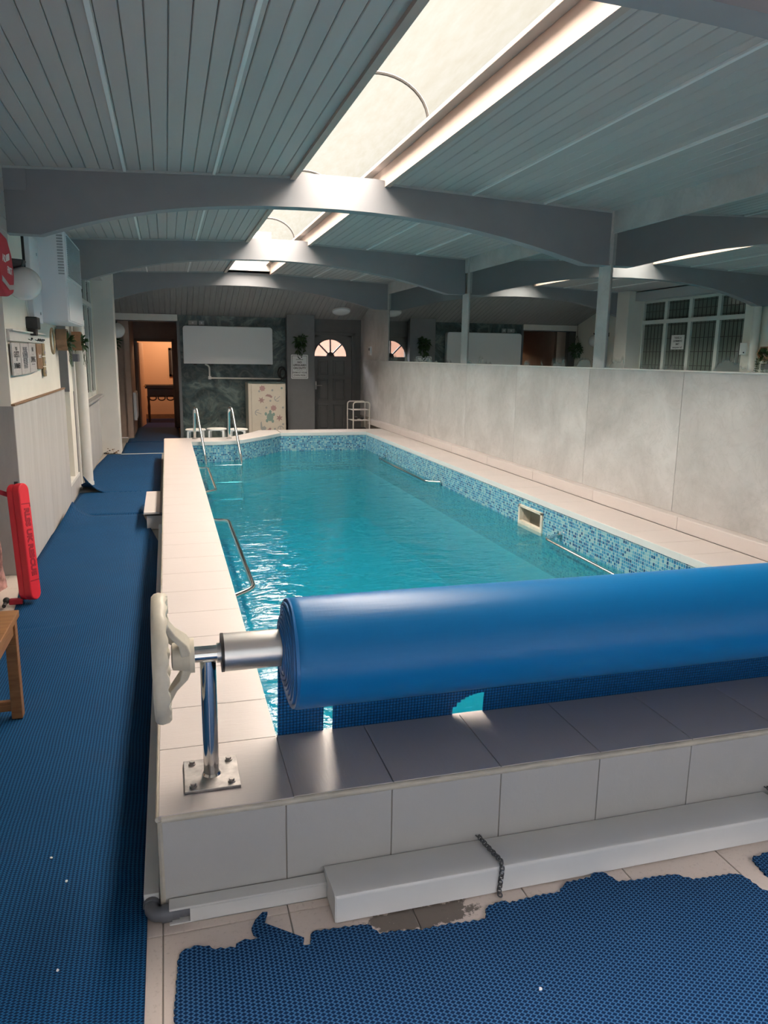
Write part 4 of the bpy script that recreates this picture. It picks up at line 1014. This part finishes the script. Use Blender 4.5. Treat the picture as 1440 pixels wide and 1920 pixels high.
# ------------------------------------------------------------ rescue tube, bag, bench on the left
def rescue():
    t = thing('rescue_tube', 'red foam rescue tube with embossed lettering, leaning by the wall corner', 'rescue tube', (-.92, 5.12, .012))
    up = Vector((-.045, .10, .765)).normalized(); nrm = Vector((.90, -.44, 0)); nrm = (nrm-up*nrm.dot(up)).normalized(); side = up.cross(nrm)
    Mx = frameM((-.91, 5.11, .03), side, up)          # local x = side, y = up, z = normal of the lettered face
    W, L = .050, .755
    outl_ = [(W*math.cos(a), W+W*math.sin(a)*1.0) for a in [PI+PI*k/14 for k in range(15)]] + [(W*math.cos(a), L-W+W*math.sin(a)) for a in [PI*k/14 for k in range(15)]]
    mb = MB(Mx); mb.prism(outl_, 2, .0, .050); b1 = mb.build('foam_front', M['red'], t, bevel=.007, seg=3, smooth=True)
    MB(Mx).prism([(x*.985, .003+y*.992) for x, y in outl_], 2, -.042, -.001).build('foam_back', M['red'], t, bevel=.007, seg=3, smooth=True)
    Tm = Mx @ Matrix.Translation((0, L*.50, .0505)) @ Matrix.Rotation(-PI/2, 4, 'Z')
    text('embossed_lettering', 'RLSS UK RESCUE', .062, Tm, M['dark_red'], t, .0015, bold=.0035, sx=.95)
    MB(Mx).box(-.042, .62, .049, .042, .626, .052).box(.036, .60, .049, .042, .626, .052).box(-.042, .125, .049, .042, .131, .052).build('panel_line', M['dark_red'], t)
    a = Mx @ Vector((0, L-.05, -.03))
    P = fillet([a + Vector((-.03, 0, -.02)), a + Vector((-.10, -.02, .015)), a + Vector((-.2, -.02, -.02)), a + Vector((-.3, 0, -.12))], .06)
    mb = MB(); w_ = .016
    vs = []
    for p in P: vs += [p+Vector((0, 0, w_)), p-Vector((0, 0, w_))]
    mb.add(vs, [(2*i, 2*i+1, 2*i+3, 2*i+2) for i in range(len(P)-1)]); s_ = mb.build('shoulder_strap', M['dark_red'], t); sm_ = s_.modifiers.new('thickness', 'SOLIDIFY'); sm_.thickness = .003
    MB().tube([Mx @ Vector((0, L+.012, -.0)), Mx @ Vector((0, L-.01, 0))], .012, 8).build('top_clip', M['black'], t)
    q = Vector((-.955, 5.09, .032))
    MB().box(-1.03, 5.07, .014, -.95, 5.11, .05).build('tail_strap', M['dark_red'], t, bevel=.006)
    MB().sphere((-1.045, 5.085, .042), .022, 12, 8).cyl((-1.05, 5.06, .030), (-1.05, 5.02, .026), .012).build('tail_buckle', M['black'], t, smooth=True)
rescue()

bag = thing('shopping_bag', 'pink and brown fabric bag standing on the floor at the left edge', 'bag', (-1.25, 5.5, 0))
vs = []; n = 28; H_ = 7
for j in range(H_+1):
    t = j/H_
    for k in range(n):
        a = 2*PI*k/n; rx = .135*(1-.22*t)+.010*math.sin(a*5+t*4); ry = .085*(1-.3*t)+.010*math.cos(a*7+t*3)
        vs.append((-1.265+rx*math.copysign(abs(math.cos(a))**.6, math.cos(a)), 5.5+ry*math.copysign(abs(math.sin(a))**.6, math.sin(a)), .002+.34*t+.012*math.sin(a*3)*t))
MB().add(vs, [(j*n+k, j*n+(k+1) % n, (j+1)*n+(k+1) % n, (j+1)*n+k) for j in range(H_) for k in range(n)] + [tuple(range(n-1, -1, -1))]).build('bag_body', M['pink'], bag, smooth=True)
MB().tube(fillet([(-1.18, 5.45, .30), (-1.14, 5.43, .40), (-1.125, 5.43, .30), (-1.13, 5.42, .17)], .05), .011, 8).build('bag_handle', M['pink'], bag, smooth=True)

bn = thing('wooden_bench', 'honey coloured wooden bench cut off by the left edge', 'bench', (-.86, 2.95, 0))
# the seat runs towards the viewer; its far right leg shows
bx = Matrix.Translation((-.675, 2.40, 0))
def bb(x0, y0, z0, x1, y1, z1, nm): MB(bx).box(x0, y0, z0, x1, y1, z1).build(nm, M['teak'], bn, bevel=.003)
bb(-.045, -.005, .012, .0, .05, .462, 'leg'); bb(-.045, 1.0, .012, .0, 1.05, .462, 'leg'); bb(-.36, -.005, .012, -.315, .05, .462, 'leg'); bb(-.36, 1.0, .012, -.315, 1.05, .462, 'leg')
bb(-.315, .005, .075, -.045, .035, .118, 'stretcher'); bb(-.315, 1.01, .045, -.045, 1.04, .09, 'stretcher')
bb(-.315, .0, .40, -.045, .03, .462, 'apron'); bb(-.04, .05, .40, -.008, 1.0, .462, 'apron'); bb(-.35, .05, .40, -.32, 1.0, .462, 'apron')
for k in range(4): bb(-.37+k*.096, -.02, .462, -.37+k*.096+.09, 1.07, .492, 'seat_slat')

# ------------------------------------------------------------ on the left wall
fa = thing('first_aid_bag', 'red first aid bag with silver stripe hanging high on the left', 'bag', (-.99, 5.6, 1.95))
def sb(P, nm, mat, bev=.0): return P.build(nm, mat, fa, bevel=bev, smooth=True, seg=3)
prf = [(5.22, 2.02), (5.46, 1.945), (5.60, 1.97), (5.66, 2.08), (5.62, 2.22), (5.50, 2.31), (5.25, 2.33), (5.1, 2.2)]
pz = [(y, z) for y, z in prf]
MB().prism(pz, 0, -1.05, -.94).build('bag_body', M['red_fabric'], fa, bevel=.02, seg=3, smooth=True)
text('lettering', 'FIRST', .062, frameM((-.9385, 5.50, 2.105), (0, 1, 0), (0, .05, 1)), M['white_ink'], fa, .0006, bold=.001)
text('lettering', 'AID', .062, frameM((-.9385, 5.35, 2.165), (0, 1, 0), (0, .05, 1)), M['white_ink'], fa, .0006, bold=.001)
MB().prism([(5.42, 2.155), (5.52, 2.175), (5.52, 2.215), (5.42, 2.195)], 0, -.941, -.938).build('white_cross', M['white_ink'], fa)
MB().prism([(5.24, 2.055), (5.45, 2.015), (5.625, 2.03), (5.61, 2.00), (5.45, 1.985), (5.24, 2.025)], 0, -.942, -.937).build('silver_stripe', M['silver'], fa)
MB().tube([(-1.0, 5.22, 2.0), (-.955, 5.20, 2.12), (-1.0, 5.25, 2.32)], .014, 8).build('bag_strap', M['black'], fa, smooth=True)
MB().tube([(-1.0, 5.5, 2.30), (-1.03, 5.75, 2.30), (-1.05, 5.95, 2.29)], .010, 8).tube([(-1.0, 5.35, 2.30), (-1.02, 5.45, 2.45), (-1.045, 5.55, 2.46)], .008, 8).build('hanging_strap', M['black'], fa, smooth=True)

def globe(c, label, r=.118):
    t = thing('globe_lamp', label, 'wall lamp', (XL, c[1], c[2]+.10), 'globe wall lamps')
    MB().sphere(c, r, 32, 20, (1, 1, .98)).build('glass_globe', M['globe'], t, smooth=True)
    MB().box(XL, c[1]-.09, c[2]+.09, XL+.02, c[1]+.09, c[2]+.17).build('back_plate', M['black'], t, bevel=.006)
    MB().add([(XL+.01, c[1]-.08, c[2]+.165), (c[0]+.02, c[1]-.06, c[2]+.16), (c[0]+.02, c[1]+.06, c[2]+.16), (XL+.01, c[1]+.08, c[2]+.165), (XL+.01, c[1]-.08, c[2]+.09), (c[0]-.0, c[1]-.05, c[2]+.115), (c[0]-.0, c[1]+.05, c[2]+.115), (XL+.01, c[1]+.08, c[2]+.09)],
             [(3,2,1,0),(4,5,6,7),(0,1,5,4),(1,2,6,5),(2,3,7,6),(3,0,4,7)]).build('lamp_arm', M['black'], t, bevel=.008)
globe((-.955, 6.10, 2.078), 'white globe wall lamp on a black arm beside the red first aid bag')
globe((-.79, 14.05, 1.985), 'white globe wall lamp at the corridor entrance, far from the camera', .13)

du = thing('dehumidifier', 'large white wall-mounted dehumidifier with grille high on the left wall', 'dehumidifier', (-.93, 7.9, 1.86))
box('cabinet', M['unit'], du, XL, 7.28, 1.862, -.80, 8.48, 2.63, .012)
box('service_panel', M['unit'], du, -.803, 7.30, 1.875, -.792, 8.46, 2.20, .004)
box('grille_frame', M['unit'], du, -.803, 7.30, 2.23, -.79, 8.46, 2.61, .004)
for k in range(22): box('grille_slat', M['grille'], du, -.792, 7.36, 2.255+k*.0155, -.784, 8.40, 2.263+k*.0155)
for k in range(14): MB().box(-.86+.0, 7.275, 2.26+k*.024, -.812, 7.281, 2.272+k*.024).build('vent_slot', M['grille'], du)
box('back_plate', M['unit'], du, XL, 6.84, 1.84, XL+.05, 7.28, 2.52, .006)
for z in (1.92, 2.16, 2.40): MB().cyl((XL+.05, 7.16, z), (XL+.055, 7.16, z), .012, n=10).build('screw', M['grille'], du)
tag(box('cable_run', M['cable'], None, XL, 6.78, 2.10, XL+.018, 6.80, 2.50), 'black cable run down the wall left of the dehumidifier', 'cable')
cn = thing('sensor_box', 'black sensor box with white cable below the first globe lamp', 'sensor', (XL, 6.78, 1.78))
box('housing', M['black'], cn, XL, 6.70, 1.78, XL+.085, 6.86, 1.875, .008); box('lower_housing', M['black'], cn, XL, 6.74, 1.73, XL+.065, 6.84, 1.785, .006)
MB().tube([(XL+.02, 6.74, 1.875), (XL+.015, 6.70, 1.97), (XL+.012, 6.68, 2.1)], .006, 6).build('cable', M['white'], cn, smooth=True)

hr = thing('hook_rail', 'white hook rail above the row of signs on the left wall', 'hook rail', (XL, 6.6, 1.67))
box('rail_board', M['white_paint'], hr, XL, 5.88, 1.675, XL+.022, 7.42, 1.745, .004)
box('rail_ledge', M['white_paint'], hr, XL, 5.88, 1.745, XL+.045, 7.42, 1.757, .003)
for y in (6.62, 6.95, 7.05, 7.15, 7.24):
    MB().tube([(XL+.022, y, 1.70), (XL+.045, y, 1.69), (XL+.05, y, 1.70)], .003, 6).sphere((XL+.05, y, 1.703), .008, 8, 6).build('hook', M['black'], hr, smooth=True)
rp = tag(MB().torus((XL+.085, 7.5, 1.70), .11, .009, 0, 28, 8, 1.0).build('rope_ring', M['rope'], smooth=True), 'tan rope loop hanging from the last hook of the rail', 'rope')

def sign(y0, y1, z0, z1, mat, label, lines, slats=0):
    t = thing('wall_sign', label, 'sign', (XL, (y0+y1)/2, z0), 'small signs under the hook rail')
    n = max(1, slats)
    for k in range(n): box('sign_board', mat, t, XL+.014, y0+(y1-y0)*k/n+.0006, z0, XL+.026, y0+(y1-y0)*(k+1)/n-.0006, z1, .0015)
    for (s_, dz, size, mt) in lines:
        text('lettering', s_, size, frameM((XL+.0268, (y0+y1)/2, z1-dz), (0, 1, 0), (0, 0, 1)), mt, t, .0004, bold=.0008)
    return t
sign(5.90, 6.21, 1.435, 1.665, M['sign_wood'], 'first whitewashed wooden sign at the wall corner, nearest the camera', [('YOU', .045, .035, M['ink']), ('GUESTS', .085, .06, M['ink']), ('AT', .12, .03, M['ink']), ('SWIMMER', .165, .055, M['ink'])], 3)
sign(6.235, 6.58, 1.435, 1.665, M['sign_wood'], 'second whitewashed wooden sign, with four lines of grey lettering', [('PLEASE', .05, .055, M['inkgrey']), ('SHOWER', .09, .055, M['inkgrey']), ('BEFORE', .13, .055, M['inkgrey']), ('ENTRY', .17, .055, M['inkgrey'])], 3)
sign(6.60, 6.92, 1.44, 1.67, M['sign_wood'], 'third whitewashed wooden sign, with an underlined last line', [('NO', .05, .05, M['ink']), ('-', .085, .05, M['ink']), ('DIVING', .13, .065, M['ink']), ('______', .145, .05, M['ink'])], 3)
sign(6.98, 7.26, 1.46, 1.67, M['gold_wood'], 'brown wooden plaque beside the white signs', [('beach', .10, .06, M['white_ink'])])
orn = thing('hanging_ornament', 'narrow wooden ornament with shells hung beside the brown plaque', 'ornament', (XL+.02, 7.38, 1.39))
for z0, z1 in ((1.57, 1.675), (1.48, 1.56), (1.39, 1.472)): box('plaque', M['rope'], orn, XL+.014, 7.31, z0, XL+.026, 7.43, z1, .003)
for z in (1.60, 1.52, 1.43): MB().sphere((XL+.03, 7.37, z), .022, 10, 7, (.4, 1, .8)).build('shell', M['sign_wood'], orn, smooth=True)

def leafy(mb, c, n, r, size, drop=0):
    for _ in range(n):
        d = Vector((random.gauss(0, 1), random.gauss(0, 1), random.gauss(.4, 1))).normalized()
        p = Vector(c) + d*r*random.random()**.5; tip = p + d*size*random.uniform(.6, 1.2) - Vector((0, 0, drop)); s_ = d.orthogonal().normalized()*size*.22
        mid = (p+tip)/2 + Vector((0, 0, size*.12))
        mb.add([p, mid+s_, tip, mid-s_], [(0, 1, 2, 3)])
    return mb
def hexplanter(y, z, label, r=.135, dep=.10, x=XL+.012):
    t = thing('hexagon_planter', label, 'planter', (x, y, z-r), 'hexagonal wooden planters')
    P0 = [(y+r*math.cos(PI/6*0+k*PI/3), z+r*.9*math.sin(k*PI/3)) for k in range(6)]
    for k in range(6):
        a, b_ = Vector(P0[k]), Vector(P0[(k+1) % 6]); m_ = Vector((y, z)); f_ = .86
        ia, ib = m_+(a-m_)*f_, m_+(b_-m_)*f_
        MB().prism([tuple(a), tuple(b_), tuple(ib), tuple(ia)], 0, x, x+dep).build('hexagon_side', M['gold_wood'], t)
    box('plant_pot', M['gold_wood'], t, x+.01, y-.08, z-r*.78, x+dep-.005, y+.08, z-r*.35, .004)
    leafy(MB(), (x+dep*.75, y, z-r*.15), 70, .06, .075).build('foliage', M['darkgreen'], t)
    mb = MB()
    for q in range(5):
        p = Vector((x+dep+.01, y+random.uniform(-.06, .1), z-r*.4)); pts_ = []
        for k in range(7): pts_.append(p.copy()); p += Vector((random.uniform(-.006, .012), random.uniform(-.012, .016), -.04*random.uniform(.6, 1.1)))
        mb.tube(pts_, .0022, 4)
        for p in pts_[1:]:
            for s_ in (-1, 1): mb.add([p, p+Vector((.004, s_*.018, .012)), p+Vector((.002, s_*.034, .004)), p+Vector((0, s_*.016, -.004))], [(0, 1, 2, 3)])
    mb.build('trailing_stem', M['stem'], t)
hexplanter(8.40, 1.725, 'hexagonal wooden planter with trailing plant just beneath the dehumidifier')
hexplanter(9.55, 1.73, 'hexagonal wooden planter with trailing plant beside the white downpipe', x=XL+.03)
hexplanter(14.1, 1.60, 'hexagonal wooden planter below the far globe lamp', x=XL+.05, dep=.13)
tag(box('junction_box', M['grey_pvc'], None, XL+.03, 9.42, 1.50, XL+.09, 9.62, 1.585, .006), 'grey square box under the second planter', 'junction box')
dp = thing('downpipe', 'white vertical downpipe in front of the left wall next to the window', 'pipe', (-.985, 9.82, 0))
MB().cyl((-.985, 9.82, .0), (-.985, 9.82, 2.86), .062, n=20).build('pipe', M['white_paint'], dp, smooth=True)
MB().cyl((-.985, 9.82, .0), (-.985, 9.82, .05), .069, n=20).build('pipe_socket', M['white_paint'], dp, smooth=True)
th = thing('thermostat', 'small white thermostat box on the wall by the leaded window', 'thermostat', (XL, 10.08, 1.72))
box('housing', M['white'], th, XL, 10.0, 1.715, XL+.05, 10.15, 1.90, .006); MB().cyl((XL+.05, 10.05, 1.75), (XL+.056, 10.05, 1.75), .012, n=12).build('dial', M['black'], th)
ws = thing('window_notice', 'white notice with four lines taped inside the leaded window', 'notice', (XL-.05, 11.84, 1.80))
box('paper', M['white'], ws, XL-.064, 11.66, 1.81, XL-.060, 12.02, 2.06)
for s_, z in (('A GREAT', 2.01), ('SWIMMING', 1.955), ('TIME', 1.90), ('for everyone', 1.845)): text('lettering', s_, .05, frameM((XL-.0595, 11.84, z), (0, 1, 0), (0, 0, 1)), M['ink'], ws, .0003, bold=.0006)
hp = thing('hanging_basket', 'hanging basket with bushy green plant in the far left corner', 'plant', (-.82, 13.9, 1.70))
leafy(MB(), (-.95, 15.05, 1.80), 160, .12, .09, .02).build('foliage', M['darkgreen'], hp)
mb = MB()
for a in (0, 2.1, 4.2): mb.tube([(-.95+.1*math.cos(a), 15.05+.1*math.sin(a), 1.85), (-.95, 15.05, 2.12)], .004, 5)
mb.tube([(-.95, 15.05, 2.12), (-.95, 15.05, 2.36)], .004, 5); mb.build('basket_chain', M['black'], hp)

# ------------------------------------------------------------ along the far wall
wbx = thing('wall_screen', 'wide white panel with rounded corners on the dark marbled wall', 'panel', (1.17, YF-.1, 1.42))
def rrect(x0, z0, x1, z1, r, n=6):
    out = []
    for cx_, cz_, a in ((x1-r, z0+r, -PI/2), (x1-r, z1-r, 0), (x0+r, z1-r, PI/2), (x0+r, z0+r, PI)):
        out += [(cx_+r*math.cos(a+PI/2*k/n), cz_+r*math.sin(a+PI/2*k/n)) for k in range(n+1)]
    return out
def rr2(x0, z0, x1, z1, rt, n=6):
    return [(x0, z0), (x1, z0)] + [(x1-rt+rt*math.cos(PI/2*k/n), z1-rt+rt*math.sin(PI/2*k/n)) for k in range(n+1)] + [(x0+rt+rt*math.cos(PI/2+PI/2*k/n), z1-rt+rt*math.sin(PI/2+PI/2*k/n)) for k in range(n+1)]
MB().prism(rr2(.32, 1.425, 2.015, 2.135, .06), 1, YF-.16, YF-.02).build('panel_body', M['offwhite'], wbx, bevel=.01, smooth=True)
for x in (.50, .82, 1.92): MB().box(x, YF-.10, 1.40, x+.06, YF-.03, 1.43).build('foot_bracket', M['black'], wbx)
text('marking', '( \\', .07, frameM((1.87, YF-.1612, 2.01), (1, 0, 0), (0, 0, 1)), M['white_ink'], wbx, .0003)
for x0, x1, lab in ((.43, .60, 'wider grey switch plate above the white wall panel'), (.63, .73, 'square white switch plate above the white wall panel')):
    t = thing('switch_plate', lab, 'switch', ((x0+x1)/2, YF-.01, 2.15), None)
    box('plate', M['cornice'], t, x0, YF-.03, 2.15, x1, YF-.012, 2.235, .004); box('rocker', M['offwhite'], t, (x0+x1)/2-.015, YF-.036, 2.175, (x0+x1)/2+.015, YF-.029, 2.21, .002)
pw = thing('conduit_pipe', 'thin white pipe along the marbled wall beneath the white panel', 'pipe', (1.4, YF-.03, 1.13))
MB().tube(fillet([(.72, YF-.05, 1.42), (.80, YF-.04, 1.38), (.80, YF-.035, 1.16), (.82, YF-.035, 1.155), (2.22, YF-.035, 1.145)], .05), .016, 8).build('pipe', M['white_paint'], pw, smooth=True)
box('pipe_clip', M['white'], pw, .775, YF-.05, 1.13, .83, YF-.015, 1.19, .004)

fg = thing('fridge', 'cream fridge with pastel sea-life stickers in front of the marbled wall', 'fridge', (1.84, 14.9, 0))
box('cabinet', M['fridge'], fg, 1.475, 14.68, 0, 2.19, 15.25, 1.085, .012); box('fridge_door', M['fridge'], fg, 1.475+.055, 14.645, .03, 2.185, 14.685, 1.065, .012)
box('top_panel', M['marble'], fg, 1.48, 14.66, 1.08, 2.19, 15.25, 1.095)
fx, fz = 1.53, .02          # sticker coordinates on the door front
def stick(pts_, mat, nm='sticker'): MB().prism([(fx+x, z) for x, z in pts_], 1, 14.6425, 14.6452).build(nm, mat, fg)
def star(cx_, cz_, r, n, ri, a0=0): return [(cx_+(r if k % 2 == 0 else ri)*math.cos(a0+PI*k/n), cz_+(r if k % 2 == 0 else ri)*math.sin(a0+PI*k/n)) for k in range(2*n)]
def disc(cx_, cz_, r, rz=None, n=14): return [(cx_+r*math.cos(2*PI*k/n), cz_+(rz or r)*math.sin(2*PI*k/n)) for k in range(n)]
stick(star(.21, .985, .062, 7, .045), M['sticker_pink']); stick(star(.42, .61, .062, 7, .045), M['sticker_pink'])
stick(star(.19, .76, .07, 6, .03, .2), M['sticker_rose']); stick(star(.53, .42, .07, 6, .03, .4), M['sticker_rose'])
stick([(.26, .84), (.30, .875), (.36, .865), (.40, .83), (.38, .80), (.34, .825), (.29, .835)], M['sticker_rose']); stick([(.25, .19), (.30, .195), (.34, .235), (.37, .225), (.36, .185), (.31, .165)], M['sticker_rose'])
stick(disc(.35, .44, .065, .08), M['sticker_teal'])
for x, z in ((.355, .54), (.27, .50), (.42, .49), (.29, .37), (.40, .36)): stick(disc(x, z, .026, .034, 8), M['sticker_teal'])
stick([(.165, .33), (.165, .22), (.20, .17), (.25, .18), (.28, .23), (.24, .27), (.20, .25), (.185, .36)], M['sticker_grey'])
for x, z in ((.40, .95), (.58, .99), (.36, .75), (.60, .62), (.15, .93), (.28, .62), (.44, .21), (.60, .30), (.11, .17)): stick(disc(x, z, .02), M['sticker_teal'] if (x*100) % 2 > 1 else M['sticker_grey'])
def anchor(cx_, cz_, a):
    ca, sa = math.cos(a), math.sin(a)
    def T(p): return (cx_+p[0]*ca-p[1]*sa, cz_+p[0]*sa+p[1]*ca)
    stick([T(p) for p in ((-.006, -.06), (.006, -.06), (.006, .06), (-.006, .06))], M['sticker_grey'])
    arcp = [T((.06*math.cos(w), -.01+.06*math.sin(w))) for w in [PI+PI*k/10 for k in range(11)]] + [T((.045*math.cos(w), -.01+.045*math.sin(w))) for w in [2*PI-PI*k/10 for k in range(11)]]
    stick(arcp, M['sticker_grey'])
anchor(.50, .80, -.9); anchor(.13, .52, -1.9); anchor(.55, .20, PI)

cb = thing('coiled_cable', 'black coiled cable hung beside the fridge near the grey column', 'cable', (2.2, YF-.1, 1.2))
MB().torus((2.20, YF-.10, 1.27), .075, .014, 1, 24, 8, 1.45).torus((2.22, YF-.12, 1.25), .06, .014, 1, 24, 8, 1.6).tube([(2.20, YF-.1, 1.15), (2.17, YF-.1, 1.12), (2.1, YF-.1, 1.11)], .012, 6).build('cable_coil', M['cable'], cb, smooth=True)

# notice on the column
ns = thing('pool_notice', 'white framed no lifeguard notice on the grey column', 'sign', (2.53, YF-.21, 1.15))
MB().prism(rrect(2.365, 1.155, 2.705, 1.625, .02), 1, YF-.212, YF-.202).build('sign_board', M['offwhite'], ns)
MB().prism(rrect(2.385, 1.175, 2.685, 1.605, .012), 1, YF-.2135, YF-.2115).build('sign_border', M['inkgrey'], ns)
MB().prism(rrect(2.392, 1.182, 2.678, 1.598, .010), 1, YF-.215, YF-.2128).build('sign_face', M['offwhite'], ns)
def st_(s_, z, size, mt=M['ink'], b_=.001, x=2.535): text('lettering', s_, size, frameM((x, YF-.2152, z), (1, 0, 0), (0, 0, 1)), mt, ns, .0004, bold=b_)
st_('NO', 1.475, .055); st_('LIFEGUARD', 1.42, .05, b_=.0015); st_('ON DUTY', 1.362, .055, b_=.0015); st_('________', 1.335, .03, M['inkgrey']); st_('SWIM AT YOUR', 1.275, .04, M['inkgrey']); st_('OWN RISK', 1.222, .05, M['inkgrey'])
MB().prism([(2.485, 1.585), (2.51, 1.59), (2.535, 1.56), (2.56, 1.55), (2.545, 1.54), (2.52, 1.55), (2.50, 1.575)], 1, YF-.2155, YF-.2148).prism(disc(2.575, 1.578, .013), 1, YF-.2155, YF-.2148).prism([(2.465, 1.527), (2.605, 1.527), (2.605, 1.535), (2.465, 1.535)], 1, YF-.2155, YF-.2148).build('swimmer_emblem', M['ink'], ns)
pl = thing('trailing_plant', 'trailing green plant hanging on the grey column over the notice', 'plant', (2.54, YF-.24, 1.62))
mb = leafy(MB(), (2.55, YF-.25, 1.90), 90, .10, .09, .03)
for q in range(46):
    p = Vector((2.55+random.uniform(-.11, .11), YF-.24+random.uniform(-.03, .02), random.uniform(1.64, 1.95)))
    d = Vector((random.uniform(-1, 1), random.uniform(-.6, .2), -1)).normalized()*.075; s_ = d.orthogonal().normalized()*.018
    mb.add([p, p+d*.5+s_, p+d, p+d*.5-s_], [(0, 1, 2, 3)])
mb.build('foliage', M['darkgreen'], pl)
box('hanging_pot', M['darkgreen'], pl, 2.48, YF-.27, 1.88, 2.62, YF-.205, 1.96, .01)

# stools behind the pool end
def stool(x, y, label):
    t = thing('plastic_stool', label, 'stool', (x, y, 0), 'white stools behind the pool')
    MB().lathe([(.335, .13), (.342, .165), (.360, .17), (.368, .16)], (x, y, 0), 2, 28).build('seat', M['white_paint'], t, smooth=True)
    for a in (.6, 2.2, 3.7, 5.4):
        c, s_ = math.cos(a), math.sin(a)
        MB().tube(fillet([(x+.10*c, y+.10*s_, .34), (x+.155*c, y+.155*s_, .33), (x+.165*c, y+.165*s_, .01)], .06), .019, 8).build('leg', M['white_paint'], t, smooth=True)
stool(.43, 13.15, 'white round stool behind the left ladder rail'); stool(.785, 13.25, 'white round stool in the middle of the row behind the ladder'); stool(1.13, 13.12, 'white round stool beside the fridge')

# shoe rack with shoes
rk = thing('shoe_rack', 'white wire shoe rack in front of the charcoal door', 'shoe rack', (3.5, 14.3, 0))
for y in (14.12, 14.48):
    p = fillet([(3.37 if y > 14.3 else 3.40, y, .0), (3.37 if y > 14.3 else 3.40, y, .75), (3.72, y, .75), (3.72, y, 0)], .06, 6)
    MB().tube(p, .012, 8).build('rack_frame', M['white_paint'], rk, smooth=True)
for z in (.20, .40, .60):
    mb = MB()
    for k in range(9): y = 14.12+.045*k; mb.tube([(3.39, y, z), (3.72, y, z)], .004, 5)
    for x in (3.39, 3.72): mb.tube([(x, 14.12, z), (x, 14.48, z)], .006, 6)
    mb.build('wire_shelf', M['white_paint'], rk, smooth=True)
for k, (x, y, mt) in enumerate(((3.48, 14.28, M['black']), (3.60, 14.28, M['black']))):
    t = thing('shoe', 'dark shoe on the shoe rack, ' + ('left one' if k == 0 else 'right one'), 'shoe', (x, y, .405), 'shoes on the rack')
    MB().sphere((x, y-.03, .44), .045, 14, 8, (.85, 1.9, .75)).build('upper', mt, t, smooth=True)
    box('sole', M['white'], t, x-.036, y-.115, .404, x+.036, y+.06, .417, .006)
tag(MB().sphere((3.55, 14.2, .24), .06, 12, 8, (2.2, 1.4, .6)).build('folded_towel', M['black'], smooth=True), 'dark bundle on the lowest shelf of the shoe rack', 'bundle')

ic = thing('wall_intercom', 'small white box on the grey right wall near the door', 'intercom', (XR, 14.5, 1.45))
box('housing', M['offwhite'], ic, XR-.03, 14.42, 1.63, XR, 14.58, 1.80, .005); box('button', M['inkgrey'], ic, XR-.034, 14.46, 1.72, XR-.029, 14.54, 1.77, .002)
clp = thing('ceiling_lamp', 'round white flush lamp on the sloping boards above the door', 'ceiling lamp', (3.31, 14.8, 2.45))
zc = 2.90+(14.8-13.4)*math.tan(sl)
Mx = Matrix.Translation((3.31, 14.8, zc)) @ Matrix.Rotation(sl, 4, 'X')
MB(Mx).lathe([(.0, .175), (-.03, .175), (-.05, .15), (-.058, .08), (-.06, .01)], (0, 0, 0), 2, 28).build('diffuser', M['offwhite'], clp, smooth=True)
MB(Mx).lathe([(.002, .18), (-.012, .18)], (0, 0, 0), 2, 28).build('lamp_base', M['white_paint'], clp, smooth=True)

# corridor and room furniture
rd = thing('wall_radiator', 'slim white radiator on the left wall of the corridor', 'radiator', (-.63, 16.5, .3))
box('panel', M['offwhite'], rd, -.658, 15.8, .30, -.60, 16.6, .85, .01)
for k in range(6): box('fin', M['offwhite'], rd, -.60, 15.86+k*.13, .34, -.594, 15.92+k*.13, .81, .002)
tb = thing('console_table', 'dark carved console table against the orange room wall', 'table', (.1, 19.3, 0))
box('table_top', M['darkwood'], tb, -.52, 18.75, .80, .62, 19.35, .88, .008)
box('drawer_front', M['darkwood'], tb, -.46, 18.79, .60, .56, 18.82, .80, .004)
for x in (-.44, .54):
    for y in (18.84, 19.28): MB().lathe([(.0, .028), (.1, .022), (.35, .03), (.45, .02), (.62, .032)], (x, y, 0), 2, 12).build('leg', M['darkwood'], tb, smooth=True)
for k in range(5): MB().torus((-.34+k*.2, 18.79, .58), .08, .014, 1, 18, 6, .7).build('carved_scroll', M['darkwood'], tb, smooth=True)
pf = thing('picture_frame', 'dark picture frame on the orange wall seen through the doorway', 'picture', (.3, 19.89, 1.2))
mb = MB()
for x0, z0, x1, z1 in ((.06, 1.05, .12, 1.75), (.60, 1.05, .66, 1.75), (.06, 1.05, .66, 1.11), (.06, 1.69, .66, 1.75)): mb.box(x0, 19.86, z0, x1, 19.9, z1)
mb.build('frame', M['darkwood'], pf, bevel=.004); box('picture', M['inkgrey'], pf, .11, 19.875, 1.10, .61, 19.895, 1.70)
